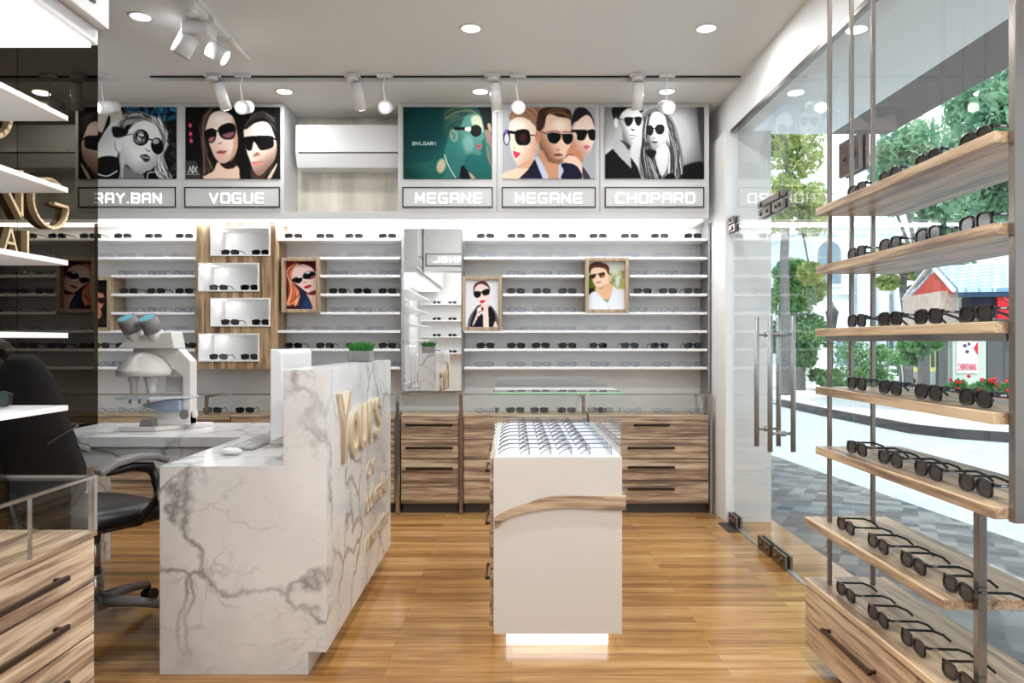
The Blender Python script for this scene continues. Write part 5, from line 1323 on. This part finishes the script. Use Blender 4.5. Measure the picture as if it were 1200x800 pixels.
# the shop across the street
def kiosk():
    Y0=13.5; o=Vector(((1130-600)*Y0/850,Y0,0)); a=math.atan2(-.18,1)
    M=Matrix.Translation((o.x,o.y,0))@Matrix.Rotation(a,4,'Z')
    t=thing('street_shop',(o.x,o.y,.06),'small shop across the street with blue tiled roof and red gable','shop')
    q=Y0/850; zz=lambda py:1.2-(py-400)*q; L=3.8; D=2.4
    def B(m,n,mt,bev=0): 
        m.v=[tuple(M@Vector(v)) for v in m.v]; return m.build(n,mt,t,bev)
    ze=zz(338); zr=zz(303)
    pink=noisy('pale_pink_brick',[(206,176,160),(226,204,190)],8,.8)
    B(MB().box(0,L,.25,D,.06,ze-.02),'wall',mat('shop_wall_grey',(196,204,196),.8))
    B(MB().box(-.28,.0,.3,D,1.3,ze-.02),'brick_pier',pink)
    # roof: two slopes with depth, gable at the left end
    th=.07
    m=MB(); m.add([(-.12,-.05,ze),(L,-.05,ze),(L,D/2,zr),(-.02,D/2,zr),(-.12,-.05,ze-th),(L,-.05,ze-th),(L,D/2,zr-th),(-.02,D/2,zr-th)],[(0,1,2,3),(4,7,6,5),(0,4,5,1),(0,3,7,4),(1,5,6,2)])
    m.add([(-.02,D/2,zr),(L,D/2,zr),(L,D+.2,ze),(-.12,D+.2,ze),(-.02,D/2,zr-th),(L,D/2,zr-th),(L,D+.2,ze-th),(-.12,D+.2,ze-th)],[(0,1,2,3),(4,7,6,5),(0,3,7,4),(3,2,6,7)])
    B(m,'roof',rooftile())
    B(MB().add([(-.10,.02,ze-th),(-.10,D,ze-th),(-.02,D/2,zr-th)],[(0,2,1)]).add([(-.16,.0,ze-.08),(-.16,D,ze-.08),(-.13,D/2,zr-.16)],[(0,2,1)]),'gable',mat('gable_red',(206,66,48),.7))
    B(MB().bar((-.2,-.08,ze-.05),(-.15,D/2,zr+.02),.06,.05).bar((-.2,D+.2,ze-.05),(-.15,D/2,zr+.02),.06,.05),'gable_edge',mat('gable_edge_white',(226,232,236),.6))
    B(MB().box(-.1,L,-.04,.02,ze-.16,ze-.075),'eave',mat('eave_blue',(30,62,92),.6))
    B(MB().box(.05,.55,.05,.28,zz(372),ze-.17),'awning',mat('awning_navy',(26,34,52),.8))
    bn=B(MB().box(.56,1.5,.0,.06,zz(374),zz(342)),'red_banner',mat('banner_red',(206,26,40),.6))
    MT=M@Matrix(((1,0,0,.66),(0,0,-1,-.006),(0,1,0,zz(354)),(0,0,0,1)))
    text_mesh('banner_text','QUE',.1,.003,MT,mat('banner_letter_pink',(240,120,110),.6),bn,fit=(.5,.16))
    MT=M@Matrix(((1,0,0,.9),(0,0,-1,-.006),(0,1,0,zz(371)),(0,0,0,1)))
    text_mesh('banner_text','OM',.1,.003,MT,mat('banner_letter_white',(240,236,236),.6),bn,fit=(.4,.12))
    B(MB().box(.02,L,.2,.252,.06,zz(376)),'lower_wall',mat('lower_wall_dark',(84,84,84),.8))
    B(MB().box(-.15,.42,.12,.2,.06,zz(388)),'corner_pillar',mat('pillar_sage',(196,208,196),.8))
    for i,(xa,xb) in enumerate(((-.95,-.82),(-.66,-.53),(-.38,-.22),(.46,.72),(.98,1.06))):
        B(MB().box(xa,xb,.16,.3,.06,zz(385)),'column',mat('column_grey',(92,94,96),.8) if i==0 else bpy.data.materials['column_grey'])
    for i,(xa,xb) in enumerate(((-.80,-.68),(-.52,-.40),(.75,.95),(1.1,1.3))):
        f=B(MB().box(xa,xb,.22,.25,zz(436),zz(392)),'yellow_window_frame',mat('frame_yellow',(216,214,130),.7) if i==0 else bpy.data.materials['frame_yellow'])
        m=MB().box(xa+.03,xb-.03,.212,.2195,zz(431),zz(396)); m.v=[tuple(M@Vector(v)) for v in m.v]; m.build('pane',mat('shop_pane',(70,90,92),.2) if i==0 else bpy.data.materials['shop_pane'],f)
    # poster on the corner pillar
    p=thing('shop_poster',tuple(M@Vector((.05,.1,zz(437)))),'white poster with red star and pink lettering on the shop pillar','poster')
    def B2(m,n,mt): m.v=[tuple(M@Vector(v)) for v in m.v]; return m.build(n,mt,p)
    B2(MB().box(-.09,.27,.10,.118,zz(437),zz(392)),'board',mat('poster_white',(238,234,240),.6))
    B2(MB().box(-.09,-.02,.092,.0995,zz(398),zz(392)).box(.11,.27,.092,.0995,zz(398),zz(392)),'orange_corner',mat('poster_orange',(240,130,40),.6))
    B2(MB().prism([(.27,zz(400)),(.27,zz(416)),(.20,zz(408))],'y',.092,.0995),'red_arrow',mat('poster_red',(220,30,60),.6))
    m=MB(); 
    for (u,v,r) in ((0.05,405,.035),(.12,403,.03),(.09,412,.035)): m.sphere((u,.099,zz(v)),r,10,6,(1,.1,1))
    B2(m,'mark',mat('poster_purple',(90,60,120),.6))
    MT=M@Matrix(((1,0,0,-.07),(0,0,-1,.094),(0,1,0,zz(434)),(0,0,0,1)))
    text_mesh('poster_text','CHIENTHANG',.1,.003,MT,mat('poster_pink',(226,90,110),.6),p,fit=(.32,.13))
kiosk()
# white classical building far behind
def white_house():
    Y=34; q=Y/850; X=lambda px:(px-600)*q; Z=lambda py:1.2-(py-400)*q
    w=mat('white_stucco',(214,222,226),.7); g=mat('blue_grey_window',(120,140,152),.3)  # window panes in one even blue-grey colour
    t=thing('white_building',(X(1005),Y,.06),'tall white building with arched windows behind the garden','building')
    MB().box(X(952),X(1056),Y,Y+6,.06,Z(262)).box(X(948),X(1060),Y-.3,Y+6,Z(268),Z(262)).box(X(950),X(1058),Y-.15,Y,Z(345),Z(341)).build('wall',w,t)
    MB().prism([(X(958),Z(262)),(X(1000),Z(262)),(X(979),Z(246))],'y',Y,Y+1).build('pediment',w,t)
    def arch(px,py,wp,hp):
        x,z,ww,hh=X(px),Z(py),wp*q/2,hp*q; pts=[(x-ww,z),(x+ww,z)]+[(x+ww*math.cos(a),z+hh-ww+ww*math.sin(a)) for a in [PI*i/10 for i in range(11)]]
        f=MB().prism(pts,'y',Y-.08,Y-.001).build('arch_window',w,t)
        c=(x,z+hh*.45); MB().prism([(c[0]+(p[0]-c[0])*.8,c[1]+(p[1]-c[1])*.86) for p in pts],'y',Y-.10,Y-.081).build('pane',g,f)
    arch(971,336,34,58); arch(1020,440,14,70); arch(1040,440,12,66); arch(985,440,14,50)
    for px in (1008,1030,1050): MB().cyl((X(px),Y-.3,.06),(X(px),Y-.3,Z(300)),.28,n=16).build('column',w,t)
white_house()
# low things on the far pavement
for i,(px,Y) in enumerate(((953,19.5),(946,21),(939,22.5))):
    x=(px-600)*Y/850; o=MB().prism([(x-.11,Y-.11),(x+.11,Y-.11),(x+.11,Y+.11),(x-.11,Y+.11)],'z',.06,.62).box(x-.13,x+.13,Y-.13,Y+.13,.60,.66).build('bollard',mat('bollard_white',(230,232,234),.7) if i==0 else bpy.data.materials['bollard_white'],None,.02)
    tag(o,f'white square bollard on the far pavement, {["nearest","middle","farthest"][i]} of three','bollard','bollards on the far pavement')
Y=26; x=(945-600)*Y/850; t=thing('garden_parasol',(x,Y,.06),'green garden parasol beyond the bollards','parasol')
MB().cyl((x,Y,.06),(x,Y,1.95),.03,n=8).build('pole',STEEL,t); MB().lathe([(.95,1.45),(.95,1.5),(.02,1.98)],(x,Y,0),8).build('canopy',mat('parasol_green',(70,150,110),.7),t)
Y=20; x=(975-600)*Y/850; t=thing('street_lamp',(x,Y,.06),'dark lantern street lamp between the far rack posts','lamp')
MB().cyl((x,Y,.06),(x,Y,1.5),.035,n=8).build('pole',BLACK,t); MB().lathe([(.10,1.5),(.17,1.95),(.19,2.0),(.05,2.2),(.02,2.3)],(x,Y,0),8).build('lantern',mat('lantern_dark',(60,66,72),.4),t)
Y=15; x=(1066-600)*Y/850; t=thing('sandwich_board',(x,Y,.06),'white leaning notice board on the far pavement by the shop','notice board')
MB().prism([(Y-.12,.06),(Y-.08,.06),(Y+.02,.72),(Y-.02,.72)],'x',x-.17,x+.17).build('board',mat('board_white',(226,224,214),.6),t); MB().prism([(Y+.14,.06),(Y+.10,.06),(Y+.03,.70),(Y+.07,.70)],'x',x-.17,x+.17).build('rear_leg',STEEL,t)
MB().sphere((x+.02,Y-.075,.38),.07,10,6,(1,.12,1)).box(x-.16,x-.04,Y-.045,Y-.038,.60,.70).build('printed_mark',mat('board_print',(120,80,70),.6),t)
# far backdrop trees and blocks
for i,(px,py,Y,r,l) in enumerate(((1000,350,75,50,'hazy far tree mass behind the white building'),(1150,350,50,60,'hazy far tree mass behind the shop'),(900,380,60,34,'hazy far tree mass beyond the door'))):
    c=P(px,py,Y); t=thing('far_tree',(c[0],Y,.06),l,'tree','far trees'); rr=r*Y/850
    leaves([(c[0]-rr,Y,c[2]*.6,rr*.7),(c[0],Y,c[2]*.7,rr*.8),(c[0]+rr,Y,c[2]*.6,rr*.7)],2600,.35,LEAF_T,'foliage',t); MB().tube([(c[0],Y,.06),(c[0],Y,c[2]*.7)],[.3,.2],8).build('trunk',BARK,t)

# ------------------------------------------------------------------ sky, sun, camera, colour
w=bpy.data.worlds.new('sky'); sc.world=w; w.use_nodes=True; nt=w.node_tree; bg=nt.nodes['Background']
tc=N(nt,'ShaderNodeTexCoord'); mp=N(nt,'ShaderNodeMapping'); mp.inputs['Scale'].default_value=(1.5,1.5,3.5)
nt.links.new(tc.outputs['Generated'],mp.inputs[0]); n=noise(nt,mp.outputs[0],2.2,5,.6,.3)
r=ramp(nt,[(.4,(196,224,242)),(.55,(236,244,250)),(.7,(255,255,255))]); nt.links.new(n.outputs[0],r.inputs[0]); nt.links.new(r.outputs[0],bg.inputs[0])
bg.inputs[1].default_value=1.5
l=bpy.data.lights.new('sun','SUN'); l.energy=2.4; l.angle=math.radians(6); l.color=(1,.97,.92)
o=bpy.data.objects.new('sun',l); C.objects.link(o); o.rotation_euler=Vector((-.25,.55,-1)).to_track_quat('-Z','Y').to_euler()
cam=bpy.data.cameras.new('camera'); cam.sensor_width=36; cam.lens=850/1200*36; cam.clip_start=.02; cam.clip_end=300
co=bpy.data.objects.new('camera',cam); C.objects.link(co); co.location=(0,0,1.2); co.rotation_euler=(PI/2,0,0); sc.camera=co
sc.view_settings.view_transform='Standard'; sc.view_settings.look='None'; sc.view_settings.gamma=1; sc.view_settings.use_curve_mapping=False
sc.view_settings.exposure=EXPO
sc.cycles.use_denoising=True; sc.cycles.max_bounces=10; sc.cycles.transparent_max_bounces=24; sc.cycles.diffuse_bounces=5; sc.cycles.glossy_bounces=5
sc.cycles.sample_clamp_indirect=6; sc.cycles.caustics_reflective=False; sc.cycles.caustics_refractive=False
